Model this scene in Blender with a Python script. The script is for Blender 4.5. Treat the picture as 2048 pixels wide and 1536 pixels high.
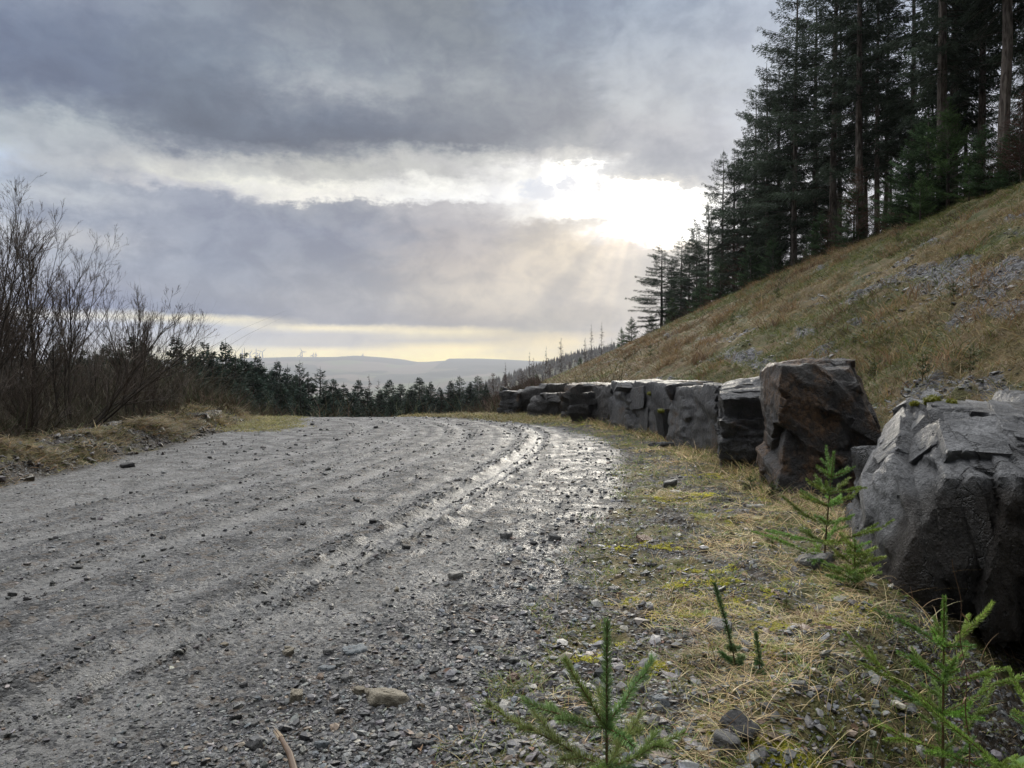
# Forest track with a wall of quarried boulders, plantation bank on the right, far hills with wind turbines
import bpy, bmesh, math
import numpy as np
from mathutils import Vector, Matrix

for _o in list(bpy.data.objects):
    bpy.data.objects.remove(_o)
scene = bpy.context.scene
COL = scene.collection
rng = np.random.default_rng(11)
PI = math.pi
F = 1538.0                      # focal length in photograph pixels
CAMZ = 1.2
HOR = 745.0

def srgb(r, g, b):
    f = lambda c: (c/255/12.92) if c/255 <= 0.04045 else ((c/255+0.055)/1.055)**2.4
    return (f(r), f(g), f(b), 1.0)

# ------------------------------------------------------------------ node helpers
def N(t, kind, ins=None, **props):
    n = t.nodes.new(kind)
    for k, v in props.items():
        setattr(n, k, v)
    for k, v in (ins or {}).items():
        s = n.inputs[k]
        if isinstance(v, bpy.types.NodeSocket):
            t.links.new(v, s)
        else:
            s.default_value = v
    return n
def M(t, op, a, b=None, c=None, clamp=False):
    ins = {0: a}
    if b is not None: ins[1] = b
    if c is not None: ins[2] = c
    n = N(t, 'ShaderNodeMath', ins, operation=op); n.use_clamp = clamp
    return n.outputs[0]
def MR(t, v, a, b, c=0.0, d=1.0, interp='SMOOTHSTEP'):
    return N(t, 'ShaderNodeMapRange', {0: v, 1: a, 2: b, 3: c, 4: d}, interpolation_type=interp).outputs[0]
def MIX(t, f, a, b, blend='MIX'):
    n = N(t, 'ShaderNodeMix', {0: f, 6: a, 7: b}, data_type='RGBA', blend_type=blend)
    n.clamp_factor = True
    return n.outputs[2]
def NOISE(t, vec, scale, detail=4.0, rough=0.5, dist=0.0):
    return N(t, 'ShaderNodeTexNoise', {'Vector': vec, 'Scale': scale, 'Detail': detail, 'Roughness': rough, 'Distortion': dist})
def RAMP(t, fac, stops, interp='LINEAR'):
    n = N(t, 'ShaderNodeValToRGB', {0: fac})
    r = n.color_ramp; r.interpolation = interp
    while len(r.elements) > 1: r.elements.remove(r.elements[-1])
    r.elements[0].position = stops[0][0]; r.elements[0].color = stops[0][1]
    for p, c in stops[1:]:
        e = r.elements.new(p); e.color = c
    return n.outputs[0]

# ------------------------------------------------------------------ camera
cd = bpy.data.cameras.new('camera'); cam = bpy.data.objects.new('camera', cd); COL.objects.link(cam)
cd.sensor_width = 36.0; cd.lens = 36.0*F/2048
cam.location = (0, 0, CAMZ)
cam.rotation_euler = (math.radians(90) - math.atan((768-HOR)/F), 0, 0)
cd.clip_start = 0.05; cd.clip_end = 40000
scene.camera = cam

# ------------------------------------------------------------------ render / view
scene.render.engine = 'CYCLES'
scene.view_settings.view_transform = 'Standard'
scene.view_settings.look = 'None'
scene.view_settings.gamma = 1.0
scene.view_settings.exposure = 0.0
scene.cycles.use_denoising = True
scene.cycles.max_bounces = 6
scene.cycles.transparent_max_bounces = 6
scene.cycles.diffuse_bounces = 3
scene.cycles.glossy_bounces = 2
scene.cycles.volume_bounces = 0
scene.cycles.sample_clamp_indirect = 6.0

# ------------------------------------------------------------------ sky
SUN_AZ, SUN_EL = math.radians(10.5), math.radians(13.0)
world = bpy.data.worlds.new('World'); scene.world = world
world.use_nodes = True
wt = world.node_tree; wt.nodes.clear()
geo = N(wt, 'ShaderNodeTexCoord').outputs['Generated']
sep = N(wt, 'ShaderNodeSeparateXYZ', {0: geo})
X, Y, Z = sep.outputs
el0 = M(wt, 'MULTIPLY', M(wt, 'ARCSINE', Z), 180/PI)
az0 = M(wt, 'MULTIPLY', M(wt, 'ARCTAN2', X, Y), 180/PI)
# stretched direction so that clouds flatten towards the horizon
ang = N(wt, 'ShaderNodeCombineXYZ', {0: M(wt, 'MULTIPLY', az0, 0.055), 1: M(wt, 'MULTIPLY', el0, 0.14), 2: 0.0}).outputs[0]
w1 = NOISE(wt, ang, 1.6, 5.0, 0.55)
w2 = NOISE(wt, ang, 6.0, 7.0, 0.62)
angi = N(wt, 'ShaderNodeCombineXYZ', {0: M(wt, 'MULTIPLY', az0, 0.10), 1: M(wt, 'MULTIPLY', el0, 0.14), 2: 4.0}).outputs[0]
w3 = NOISE(wt, angi, 9.0, 8.0, 0.66)
s1 = N(wt, 'ShaderNodeSeparateColor', {0: w1.outputs['Color']})
s2 = N(wt, 'ShaderNodeSeparateColor', {0: w2.outputs['Color']})
s3 = N(wt, 'ShaderNodeSeparateColor', {0: w3.outputs['Color']})
def wob(s, c, amp): return M(wt, 'MULTIPLY', M(wt, 'SUBTRACT', s.outputs[c], 0.5), amp)
# less distortion close to the horizon, where bands are thin
damp = MR(wt, el0, 1.0, 12.0, 0.05, 0.85)
el = M(wt, 'ADD', el0, M(wt, 'MULTIPLY', M(wt, 'ADD', M(wt, 'ADD', wob(s1, 0, 3.6), wob(s2, 1, 2.2)), wob(s3, 0, 2.0)), damp))
az = M(wt, 'ADD', M(wt, 'ADD', az0, 3.3), M(wt, 'ADD', wob(s1, 1, 6.0), M(wt, 'ADD', wob(s2, 0, 6.0), wob(s3, 1, 3.0))))
SKYCOL = {   # azimuth column (as a picture column) : list of (picture row, colour) of the cloud deck
 0: [(0,(140,150,168)),(70,(124,136,159)),(150,(112,125,148)),(205,(145,155,170)),(265,(176,186,194)),(310,(190,205,226)),(370,(166,182,207)),(440,(188,197,214)),(520,(196,201,214)),(600,(188,194,208)),(640,(202,203,209)),(700,(196,200,206)),(745,(200,200,200))],
 250: [(0,(140,148,164)),(100,(118,129,149)),(185,(112,122,142)),(225,(138,147,160)),(262,(170,178,184)),(340,(176,181,188)),(378,(160,168,180)),(405,(182,188,196)),(440,(152,160,176)),(478,(190,193,198)),(515,(162,170,184)),(570,(158,164,180)),(618,(160,165,180)),(636,(216,213,206)),(650,(186,190,200)),(700,(196,198,202)),(745,(200,200,198))],
 500: [(0,(140,147,158)),(60,(142,151,163)),(130,(130,140,153)),(200,(114,123,136)),(272,(104,112,125)),(302,(142,147,156)),(330,(190,192,192)),(365,(218,218,211)),(388,(196,197,202)),(404,(158,164,178)),(450,(150,156,171)),(520,(148,156,172)),(590,(149,155,168)),(628,(152,156,166)),(640,(218,212,192)),(654,(180,183,190)),(688,(196,196,192)),(706,(240,230,190)),(745,(240,230,188))],
 750: [(0,(138,143,149)),(95,(147,153,161)),(150,(154,162,170)),(188,(168,173,179)),(215,(146,151,159)),(250,(119,127,140)),(288,(110,116,127)),(315,(150,152,155)),(338,(186,187,183)),(356,(196,196,192)),(378,(244,242,232)),(396,(253,250,241)),(408,(160,163,171)),(465,(144,149,164)),(520,(150,154,165)),(600,(160,161,166)),(646,(165,164,166)),(656,(222,214,190)),(668,(185,183,181)),(692,(188,184,176)),(702,(246,232,184)),(745,(248,234,178))],
 1000: [(0,(139,144,148)),(100,(140,146,152)),(158,(158,163,168)),(205,(148,152,157)),(252,(130,134,142)),(286,(128,131,138)),(310,(184,186,185)),(330,(202,202,200)),(352,(190,190,188)),(376,(244,243,238)),(398,(255,255,252)),(412,(190,188,190)),(450,(172,169,173)),(520,(174,168,166)),(600,(176,171,165)),(650,(170,165,160)),(664,(212,204,178)),(682,(184,178,165)),(698,(244,228,172)),(720,(255,240,172)),(745,(255,240,170))],
 1200: [(0,(140,151,167)),(80,(144,154,167)),(160,(141,146,155)),(240,(149,152,158)),(292,(163,165,169)),(318,(206,205,203)),(334,(255,254,251)),(400,(255,255,255)),(428,(248,245,240)),(452,(192,186,179)),(500,(180,174,167)),(600,(176,171,166)),(660,(174,169,160)),(684,(220,206,168)),(745,(240,222,160))],
 1400: [(0,(155,167,184)),(100,(165,174,187)),(200,(179,184,191)),(260,(178,180,187)),(310,(168,171,179)),(345,(172,174,180)),(364,(216,213,208)),(378,(255,255,254)),(470,(255,255,255)),(492,(238,229,218)),(520,(206,201,195)),(600,(190,185,179)),(680,(196,190,182)),(745,(205,196,175))],
 1750: [(0,(178,188,204)),(200,(192,198,210)),(320,(206,208,216)),(450,(214,214,220)),(600,(205,204,206)),(745,(200,196,190))],
}
EMAX = 34.0
prev = None; prev_a = None
for px in sorted(SKYCOL):
    a = math.atan((px-1024)/F)
    stops = []
    for row, c in sorted(SKYCOL[px], key=lambda q: -q[0]):
        e = math.degrees(math.atan((HOR-row)/F*math.cos(a)))
        if row > 600:
            c = tuple(max(60, q+(q-m_)*0.9) for q, m_ in zip(c, (188, 185, 180)))
        stops.append((min(1, max(0, e/EMAX)), srgb(*c)))
    col = RAMP(wt, M(wt, 'DIVIDE', el, EMAX), stops, 'EASE' if False else 'LINEAR')
    ad = math.degrees(a)
    if prev is None: prev = col
    else: prev = MIX(wt, MR(wt, az, prev_a, ad), prev, col)
    prev_a = ad
# fine cloud texture
t1 = NOISE(wt, angi, 3.6, 9.0, 0.58, 0.3).outputs['Fac']
prev = MIX(wt, 1.0, prev, MIX(wt, MR(wt, t1, 0.3, 0.7), (0.88, 0.88, 0.90, 1), (1.12, 1.12, 1.10, 1)), 'MULTIPLY')
lg = N(wt, 'ShaderNodeSeparateColor', {0: prev}).outputs[1]
prev = MIX(wt, MR(wt, lg, 0.50, 0.24), prev, MIX(wt, 1.0, prev, (0.75, 0.80, 0.88, 1), 'MULTIPLY'))
# unseen part of the deck: dimmed behind, bright patch added overhead to light the ground
back = MR(wt, M(wt, 'ABSOLUTE', az0), 45.0, 90.0)
backcol = RAMP(wt, M(wt, 'DIVIDE', el, 90.0), [(0.0, (0.07, 0.075, 0.07, 1)), (0.2, (0.10, 0.11, 0.12, 1)), (0.5, (0.5, 0.55, 0.62, 1)), (1.0, (1.0, 1.06, 1.14, 1))])
prev = MIX(wt, back, prev, backcol)
upd = N(wt, 'ShaderNodeVectorMath', {0: geo, 1: (-0.22, 0.42, 0.88)}, operation='DOT_PRODUCT').outputs['Value']
prev = MIX(wt, M(wt, 'MULTIPLY', MR(wt, el0, 30.0, 40.0), MR(wt, upd, 0.66, 0.90)), prev, (4.3, 4.33, 4.35, 1))
# glare where the sun stands behind the thin cloud, as direct bright cloud
sd = (math.sin(SUN_AZ)*math.cos(SUN_EL), math.cos(SUN_AZ)*math.cos(SUN_EL), math.sin(SUN_EL))
dot = N(wt, 'ShaderNodeVectorMath', {0: geo, 1: sd}, operation='DOT_PRODUCT').outputs['Value']
lum = N(wt, 'ShaderNodeSeparateColor', {0: prev}).outputs[1]
gl = M(wt, 'MULTIPLY', MR(wt, dot, math.cos(math.radians(9)), 1.0), MR(wt, lum, 0.7, 1.0))
prev = MIX(wt, 1.0, prev, N(wt, 'ShaderNodeCombineColor', {0: M(wt, 'ADD', M(wt, 'MULTIPLY', gl, 1.6), 1.0), 1: M(wt, 'ADD', M(wt, 'MULTIPLY', gl, 1.55), 1.0), 2: M(wt, 'ADD', M(wt, 'MULTIPLY', gl, 1.4), 1.0)}).outputs[0], 'MULTIPLY')
glow = M(wt, 'POWER', MR(wt, dot, math.cos(math.radians(20)), 1.0, interp='LINEAR'), 2.0)
prev = MIX(wt, 1.0, prev, N(wt, 'ShaderNodeCombineColor', {0: M(wt, 'MULTIPLY', glow, 0.10), 1: M(wt, 'MULTIPLY', glow, 0.09), 2: M(wt, 'MULTIPLY', glow, 0.07)}).outputs[0], 'ADD')
# shafts of light fanning out below the gap in the clouds
dx = M(wt, 'SUBTRACT', az0, 9.5); dz = M(wt, 'SUBTRACT', el0, 13.5)
fan = M(wt, 'ARCTAN2', dx, M(wt, 'MULTIPLY', dz, -1.0))
fn = NOISE(wt, N(wt, 'ShaderNodeCombineXYZ', {0: M(wt, 'MULTIPLY', fan, 1.5), 1: 3.3, 2: 0.0}).outputs[0], 1.8, 2.0, 0.5).outputs['Fac']
below = M(wt, 'MULTIPLY', MR(wt, el0, 12.0, 9.5), M(wt, 'MULTIPLY', MR(wt, el0, 1.0, 5.0), MR(wt, M(wt, 'ABSOLUTE', M(wt, 'ADD', fan, 0.68)), 0.85, 0.4)))
prev = MIX(wt, 1.0, prev, MIX(wt, M(wt, 'MULTIPLY', below, MR(wt, fn, 0.38, 0.6, 0.35, 1.0)), (1, 1, 1, 1), (1.50, 1.42, 1.28, 1)), 'MULTIPLY')
# gaps of clear sky in the bright opening
sky = N(wt, 'ShaderNodeTexSky', sky_type='NISHITA')
sky.sun_disc = False; sky.sun_elevation = SUN_EL; sky.sun_rotation = SUN_AZ; sky.altitude = 250
skyc = MIX(wt, 1.0, sky.outputs[0], (0.10, 0.10, 0.10, 1), 'MULTIPLY')
azg = M(wt, 'ADD', az0, M(wt, 'ADD', wob(s3, 1, 3.5), wob(s2, 0, 2.0))); elg = M(wt, 'ADD', el0, M(wt, 'ADD', wob(s3, 0, 2.0), wob(s2, 1, 1.0)))
def gap(a, e, ra, re):
    q = M(wt, 'ADD', M(wt, 'POWER', M(wt, 'DIVIDE', M(wt, 'SUBTRACT', azg, a), ra), 2.0), M(wt, 'POWER', M(wt, 'DIVIDE', M(wt, 'SUBTRACT', elg, e), re), 2.0))
    return MR(wt, q, 1.5, 0.1)
gaps = M(wt, 'MAXIMUM', M(wt, 'MAXIMUM', gap(2.0, 13.3, 1.5, 0.9), gap(4.1, 13.8, 0.9, 0.8)), gap(10.4, 12.0, 2.6, 0.75))
skyblue = MIX(wt, 0.75, skyc, (0.36, 0.49, 0.70, 1))
final = MIX(wt, M(wt, 'MULTIPLY', gaps, 0.97), prev, skyblue)
# Below the horizon the world is never seen; keep it dark like ground
final = MIX(wt, MR(wt, el0, -0.5, -3.0), final, (0.08, 0.08, 0.07, 1))
bg = N(wt, 'ShaderNodeBackground', {0: final, 1: 1.0})
wo = N(wt, 'ShaderNodeOutputWorld'); wt.links.new(bg.outputs[0], wo.inputs[0])
world.cycles.sampling_method = 'MANUAL'; world.cycles.sample_map_resolution = 1024

# ------------------------------------------------------------------ sun, veiled by cloud
sl = bpy.data.lights.new('sun', 'SUN'); sl.energy = 1.5; sl.specular_factor = 0.4; sl.angle = math.radians(14); sl.color = (1.0, 0.93, 0.80)
sun = bpy.data.objects.new('sun', sl); COL.objects.link(sun)
sun.rotation_euler = Vector(sd).to_track_quat('Z', 'Y').to_euler()

# ------------------------------------------------------------------ numpy noise
_r = np.random.default_rng(5)
_PM = np.concatenate([_r.permutation(256)]*2)
_GR = _r.normal(size=(256, 3)); _GR /= np.linalg.norm(_GR, axis=1)[:, None]
def noise(p):
    p = np.asarray(p, float); i = np.floor(p).astype(np.int64); f = p-i; i &= 255
    u = f*f*f*(f*(f*6-15)+10)
    out = np.zeros(len(p))
    for a in (0, 1):
        wx = u[:, 0] if a else 1-u[:, 0]; pa = _PM[(i[:, 0]+a) & 255]
        for b in (0, 1):
            wy = u[:, 1] if b else 1-u[:, 1]; pb = _PM[(pa+i[:, 1]+b) & 255]
            for c in (0, 1):
                wz = u[:, 2] if c else 1-u[:, 2]; g = _GR[_PM[(pb+i[:, 2]+c) & 255]]
                out += wx*wy*wz*(g[:, 0]*(f[:, 0]-a)+g[:, 1]*(f[:, 1]-b)+g[:, 2]*(f[:, 2]-c))
    return out*1.6
def fbm(p, octv=4, gain=0.5):
    s = 0; a = 1.0; q = np.asarray(p, float)
    for _ in range(octv):
        s = s+a*noise(q); q = q*2.03+7.1; a *= gain
    return s
def n2(x, y, sc, octv=3, off=0.0, gain=0.5):
    x = np.asarray(x, float); y = np.asarray(y, float)
    p = np.stack([x.ravel()*sc+off, y.ravel()*sc-off*0.7, np.full(x.size, off*1.3+0.37)], 1)
    return fbm(p, octv, gain).reshape(x.shape)
def sst(a, b, v):
    t = np.clip((v-a)/(b-a), 0, 1); return t*t*(3-2*t)

# ------------------------------------------------------------------ mesh helpers
def mesh_np(name, V, faces, cols=None, smooth=False, attrs=None):
    """V (n,3); faces: list of (m,k) int arrays"""
    me = bpy.data.meshes.new(name)
    V = np.ascontiguousarray(V, dtype=np.float32)
    me.vertices.add(len(V)); me.vertices.foreach_set('co', V.ravel())
    faces = [np.asarray(f, dtype=np.int32) for f in faces if len(f)]
    if faces:
        tot = np.concatenate([np.full(len(f), f.shape[1], np.int32) for f in faces])
        li = np.concatenate([f.ravel() for f in faces]).astype(np.int32)
        me.loops.add(len(li)); me.loops.foreach_set('vertex_index', li)
        st = np.concatenate([[0], np.cumsum(tot)[:-1]]).astype(np.int32)
        me.polygons.add(len(tot)); me.polygons.foreach_set('loop_start', st)
        try: me.polygons.foreach_set('loop_total', tot)
        except Exception: pass
        me.polygons.foreach_set('use_smooth', np.full(len(tot), smooth))
    if cols is not None:
        c = np.ones((len(V), 4), np.float32); c[:, :3] = cols
        at = me.color_attributes.new('col', 'FLOAT_COLOR', 'POINT'); at.data.foreach_set('color', c.ravel())
    for k, v in (attrs or {}).items():
        at = me.attributes.new(k, 'FLOAT', 'POINT'); at.data.foreach_set('value', np.ascontiguousarray(v, dtype=np.float32).ravel())
    me.update(calc_edges=True)
    return me
def link(name, me, mat=None, parent=None, loc=None):
    o = bpy.data.objects.new(name, me); COL.objects.link(o)
    if mat is not None and me is not None and not me.materials: me.materials.append(mat)
    if parent is not None: o.parent = parent
    if loc is not None: o.location = loc
    return o
def tag(o, label=None, cat=None, group=None, kind=None):
    if label: o['label'] = label
    if cat: o['category'] = cat
    if group: o['group'] = group
    if kind: o['kind'] = kind
    return o
def empty(name, loc, label, cat, group=None, rz=0.0):
    o = bpy.data.objects.new(name, None); COL.objects.link(o); o.location = loc; o.rotation_euler = (0, 0, rz)
    o.empty_display_size = 0.2
    return tag(o, label, cat, group)
class MB:
    """collects vertices and faces"""
    def __init__(s): s.V = []; s.F = []; s.C = []; s.n = 0
    def add(s, V, F, col=None):
        V = np.asarray(V, float)
        s.V.append(V); s.F.append(np.asarray(F, int)+s.n)
        if col is not None: s.C.append(np.broadcast_to(np.asarray(col, float), (len(V), 3)))
        s.n += len(V)
    def mesh(s, name, smooth=False):
        F = {}
        for f in s.F: F.setdefault(f.shape[1], []).append(f)
        return mesh_np(name, np.concatenate(s.V), [np.concatenate(v) for v in F.values()], np.concatenate(s.C) if s.C else None, smooth)
def tube(mb, pts, rad, sides=5, col=None, cap=True):
    P = np.asarray(pts, float); n = len(P); rad = np.broadcast_to(np.asarray(rad, float), (n,))
    T = np.gradient(P, axis=0); T /= np.linalg.norm(T, axis=1)[:, None]+1e-9
    ref = np.array([0.0, 0, 1]) if abs(T[0][2]) < 0.9 else np.array([1.0, 0, 0])
    A = np.cross(T, ref); A /= np.linalg.norm(A, axis=1)[:, None]+1e-9
    B = np.cross(T, A)
    th = np.arange(sides)/sides*2*PI
    V = P[:, None]+rad[:, None, None]*(np.cos(th)[None, :, None]*A[:, None]+np.sin(th)[None, :, None]*B[:, None])
    V = V.reshape(-1, 3)
    i = np.arange(n-1)[:, None]*sides; j = np.arange(sides)[None]; k = (j+1) % sides
    Fq = np.stack([i+j, i+k, i+sides+k, i+sides+j], -1).reshape(-1, 4)
    mb.add(V, Fq, col)
def strips(base, d0, d1, length, width, cols, seg=3, side=None, bend_up=None):
    """many thin blades: start direction d0 bending into d1. Returns V, quads, cols"""
    n = len(base); t = np.linspace(0, 1, seg+1)
    P = base[:, None]+length[:, None, None]*(d0[:, None]*(t-0.5*t*t)[None, :, None]+d1[:, None]*(0.5*t*t)[None, :, None]*1.0)
    if side is None:
        side = np.cross(d0+d1*0.3, rng.normal(size=(n, 3)))
    side = side/(np.linalg.norm(side, axis=1)[:, None]+1e-9)
    w = width[:, None]*(1-0.85*t**1.5)[None]
    L = P-side[:, None]*w[..., None]*0.5; R = P+side[:, None]*w[..., None]*0.5
    V = np.stack([L, R], 2).reshape(n, -1, 3)
    k = V.shape[1]
    q = np.array([[2*i, 2*i+1, 2*i+3, 2*i+2] for i in range(seg)])
    Fq = (q[None]+np.arange(n)[:, None, None]*k).reshape(-1, 4)
    C = np.repeat(cols, k, axis=0)
    return V.reshape(-1, 3), Fq, C
def unit(v): return v/(np.linalg.norm(v, axis=-1, keepdims=True)+1e-9)
def at(px, py, d):
    return np.array([(px-1024)/F*d, d, CAMZ+(HOR-py)/F*d])

# ------------------------------------------------------------------ materials
def newmat(name):
    m = bpy.data.materials.new(name); m.use_nodes = True; t = m.node_tree; t.nodes.clear()
    return m, t
def finish(t, shader):
    o = N(t, 'ShaderNodeOutputMaterial'); t.links.new(shader, o.inputs[0])
def colmat(name, rough=0.6, trans=0.0, spec=0.3, var=0.15, vscale=8.0, bump=0.0):
    """albedo from the thing's own colour attribute with a little procedural variation"""
    m, t = newmat(name)
    c = N(t, 'ShaderNodeAttribute', attribute_name='col').outputs['Color']
    co = N(t, 'ShaderNodeTexCoord').outputs['Object']
    nz = NOISE(t, co, vscale, 3.0).outputs['Fac']
    c = MIX(t, 1.0, c, MIX(t, MR(t, nz, 0.3, 0.7), (1-var,)*3+(1,), (1+var,)*3+(1,)), 'MULTIPLY')
    b = N(t, 'ShaderNodeBsdfPrincipled', {'Base Color': c, 'Roughness': rough, 'Specular IOR Level': spec})
    if bump:
        bp = N(t, 'ShaderNodeBump', {'Strength': 1.0, 'Distance': bump, 'Height': NOISE(t, co, vscale*6, 4.0).outputs['Fac']})
        t.links.new(bp.outputs[0], b.inputs['Normal'])
    sh = b.outputs[0]
    if trans:
        tr = N(t, 'ShaderNodeBsdfTranslucent', {0: c})
        sh = N(t, 'ShaderNodeMixShader', {0: trans, 1: sh, 2: tr.outputs[0]}).outputs[0]
    finish(t, sh)
    return m
MAT = {}
MAT['grass'] = colmat('grass_blades', 0.5, 0.4, 0.35, 0.22, 2.5)
MAT['needle'] = colmat('spruce_needles', 0.45, 0.15, 0.45)
MAT['crown'] = colmat('conifer_crown', 0.7, 0.3, 0.15, 0.3, 0.7)
MAT['twig'] = colmat('bare_twigs', 0.75, 0.0, 0.2, 0.25, 3.0)
MAT['stone'] = colmat('loose_stone', 0.42, 0.0, 0.5, 0.3, 90.0, 0.0015)
MAT['litter'] = colmat('dead_leaves', 0.5, 0.2, 0.4)
MAT['clod'] = colmat('earth_clods', 0.8, 0.0, 0.2, 0.4, 30.0, 0.01)
MAT['turbine'] = colmat('turbine_paint', 0.5, 0.0, 0.3, 0.02, 0.1)
def barkmat(name, c1, c2, sc=9.0):
    m, t = newmat(name)
    co = N(t, 'ShaderNodeTexCoord').outputs['Object']
    mp = N(t, 'ShaderNodeMapping', {0: co, 3: (1, 1, 0.22)}).outputs[0]
    a = NOISE(t, mp, sc, 6.0, 0.65); v = N(t, 'ShaderNodeTexVoronoi', {'Vector': mp, 'Scale': sc*2.2})
    c = MIX(t, MR(t, a.outputs['Fac'], 0.35, 0.65), c1, c2)
    b = N(t, 'ShaderNodeBsdfPrincipled', {'Base Color': c, 'Roughness': 0.8, 'Specular IOR Level': 0.2})
    bp = N(t, 'ShaderNodeBump', {'Strength': 0.8, 'Distance': 0.03, 'Height': M(t, 'ADD', a.outputs['Fac'], v.outputs['Distance'])})
    t.links.new(bp.outputs[0], b.inputs['Normal']); finish(t, b.outputs[0])
    return m
MAT['bark'] = barkmat('conifer_bark', (0.045, 0.035, 0.03, 1), (0.17, 0.145, 0.125, 1))
MAT['barkdark'] = barkmat('wet_bark', (0.02, 0.016, 0.014, 1), (0.07, 0.055, 0.045, 1), 5.0)
def rockmat(name, greys, rust, rustamt, moss=0.0, streak=(1, 1, 0.35)):
    m, t = newmat(name)
    co = N(t, 'ShaderNodeTexCoord').outputs['Object']
    st = N(t, 'ShaderNodeMapping', {0: co, 3: streak}).outputs[0]
    a = NOISE(t, st, 2.6, 8.0, 0.62, 0.4).outputs['Fac']
    f = NOISE(t, co, 22.0, 8.0, 0.65).outputs['Fac']
    c = RAMP(t, MR(t, a, 0.25, 0.75, interp='LINEAR'), [(0.0, greys[0]), (0.45, greys[1]), (0.8, greys[2]), (1.0, greys[3])])
    r = NOISE(t, co, 1.9, 6.0, 0.6, 0.6).outputs['Fac']
    rc = MIX(t, MR(t, f, 0.35, 0.65), rust[0], rust[1])
    c = MIX(t, MR(t, r, 0.66-rustamt, 0.78-rustamt), c, rc)
    spk = NOISE(t, co, 60.0, 3.0, 0.6).outputs['Fac']
    c = MIX(t, MR(t, spk, 0.64, 0.7, 0.0, 0.4), c, (0.2, 0.195, 0.175, 1))
    c = MIX(t, 1.0, c, MIX(t, MR(t, f, 0.3, 0.7), (0.7, 0.7, 0.7, 1), (1.25, 1.25, 1.25, 1)), 'MULTIPLY')
    c = MIX(t, N(t, 'ShaderNodeAttribute', attribute_name='stain_shade').outputs['Fac'], c, MIX(t, MR(t, a, 0.3, 0.7), (0.008, 0.007, 0.006, 1), (0.028, 0.021, 0.016, 1)))  # brown joint face colour, taken near black to paint in its shade
    g = N(t, 'ShaderNodeNewGeometry'); up = N(t, 'ShaderNodeSeparateXYZ', {0: g.outputs['Normal']}).outputs[2]
    if moss:
        mm = M(t, 'MULTIPLY', MR(t, up, 0.45, 0.8), MR(t, NOISE(t, co, 3.1, 6.0, 0.65).outputs['Fac'], 0.62-moss, 0.66-moss))
        c = MIX(t, mm, c, (0.17, 0.18, 0.02, 1))
    b = N(t, 'ShaderNodeBsdfPrincipled', {'Base Color': c, 'Roughness': MR(t, f, 0.3, 0.7, 0.34, 0.66), 'Specular IOR Level': 0.45})
    lam = N(t, 'ShaderNodeTexWave', {'Vector': st, 'Scale': 1.8, 'Distortion': 9.0, 'Detail': 4.0, 'Detail Scale': 1.6}, bands_direction='Z')
    lamf = lam.outputs['Fac']
    dn = N(t, 'ShaderNodeVectorMath', {0: st, 1: N(t, 'ShaderNodeVectorMath', {0: NOISE(t, co, 5.0, 5.0, 0.6).outputs['Color'], 1: (0.35, 0.35, 0.35)}, operation='MULTIPLY').outputs[0]}, operation='ADD').outputs[0]
    cr = MR(t, N(t, 'ShaderNodeTexVoronoi', {'Vector': dn, 'Scale': 3.6}, feature='DISTANCE_TO_EDGE').outputs['Distance'], 0.0, 0.035)
    cr2 = MR(t, N(t, 'ShaderNodeTexVoronoi', {'Vector': dn, 'Scale': 10.0}, feature='DISTANCE_TO_EDGE').outputs['Distance'], 0.0, 0.03)
    keepc = MR(t, NOISE(t, co, 1.7, 3.0).outputs['Fac'], 0.42, 0.55)
    cr = M(t, 'SUBTRACT', 1.0, M(t, 'MULTIPLY', M(t, 'SUBTRACT', 1.0, cr), keepc))
    c = MIX(t, M(t, 'MULTIPLY', M(t, 'SUBTRACT', 1.0, cr), 0.8), c, (0.012, 0.011, 0.01, 1)); t.links.new(c, b.inputs['Base Color'])
    h = M(t, 'ADD', M(t, 'MULTIPLY', f, 0.6), M(t, 'ADD', M(t, 'MULTIPLY', NOISE(t, co, 70.0, 5.0, 0.6).outputs['Fac'], 0.3), M(t, 'ADD', M(t, 'MULTIPLY', NOISE(t, st, 11.0, 8.0, 0.7).outputs['Fac'], 1.3), M(t, 'MULTIPLY', lamf, 0.0))))
    h = M(t, 'ADD', h, M(t, 'ADD', M(t, 'MULTIPLY', cr, 0.8), M(t, 'MULTIPLY', cr2, 0.25)))
    bp = N(t, 'ShaderNodeBump', {'Strength': 1.0, 'Distance': 0.055, 'Height': h})
    t.links.new(bp.outputs[0], b.inputs['Normal']); finish(t, b.outputs[0])
    return m
G_PALE = [(0.03, 0.03, 0.032, 1), (0.105, 0.106, 0.11, 1), (0.23, 0.23, 0.235, 1), (0.40, 0.39, 0.37, 1)]
G_MID = [(0.02, 0.02, 0.022, 1), (0.048, 0.048, 0.052, 1), (0.085, 0.084, 0.084, 1), (0.16, 0.155, 0.145, 1)]
G_DARK = [(0.014, 0.013, 0.014, 1), (0.032, 0.029, 0.029, 1), (0.055, 0.05, 0.047, 1), (0.11, 0.1, 0.09, 1)]
RUST = [(0.045, 0.026, 0.016, 1), (0.115, 0.066, 0.034, 1)]
DRUST = [(0.05, 0.03, 0.018, 1), (0.13, 0.075, 0.035, 1)]
MAT['rock_pale'] = rockmat('pale_slate', G_PALE, RUST, 0.02, 0.0)
MAT['rock_mid'] = rockmat('grey_slate', G_MID, DRUST, 0.1, 0.0)
MAT['rock_dark'] = rockmat('dark_slate', G_DARK, DRUST, 0.08, 0.0)
MAT['rock_rust'] = rockmat('rusty_slate', G_DARK, RUST, 0.235, 0.0)
MAT['rock_moss'] = rockmat('mossy_slate', G_PALE, DRUST, 0.0, 0.22)
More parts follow.
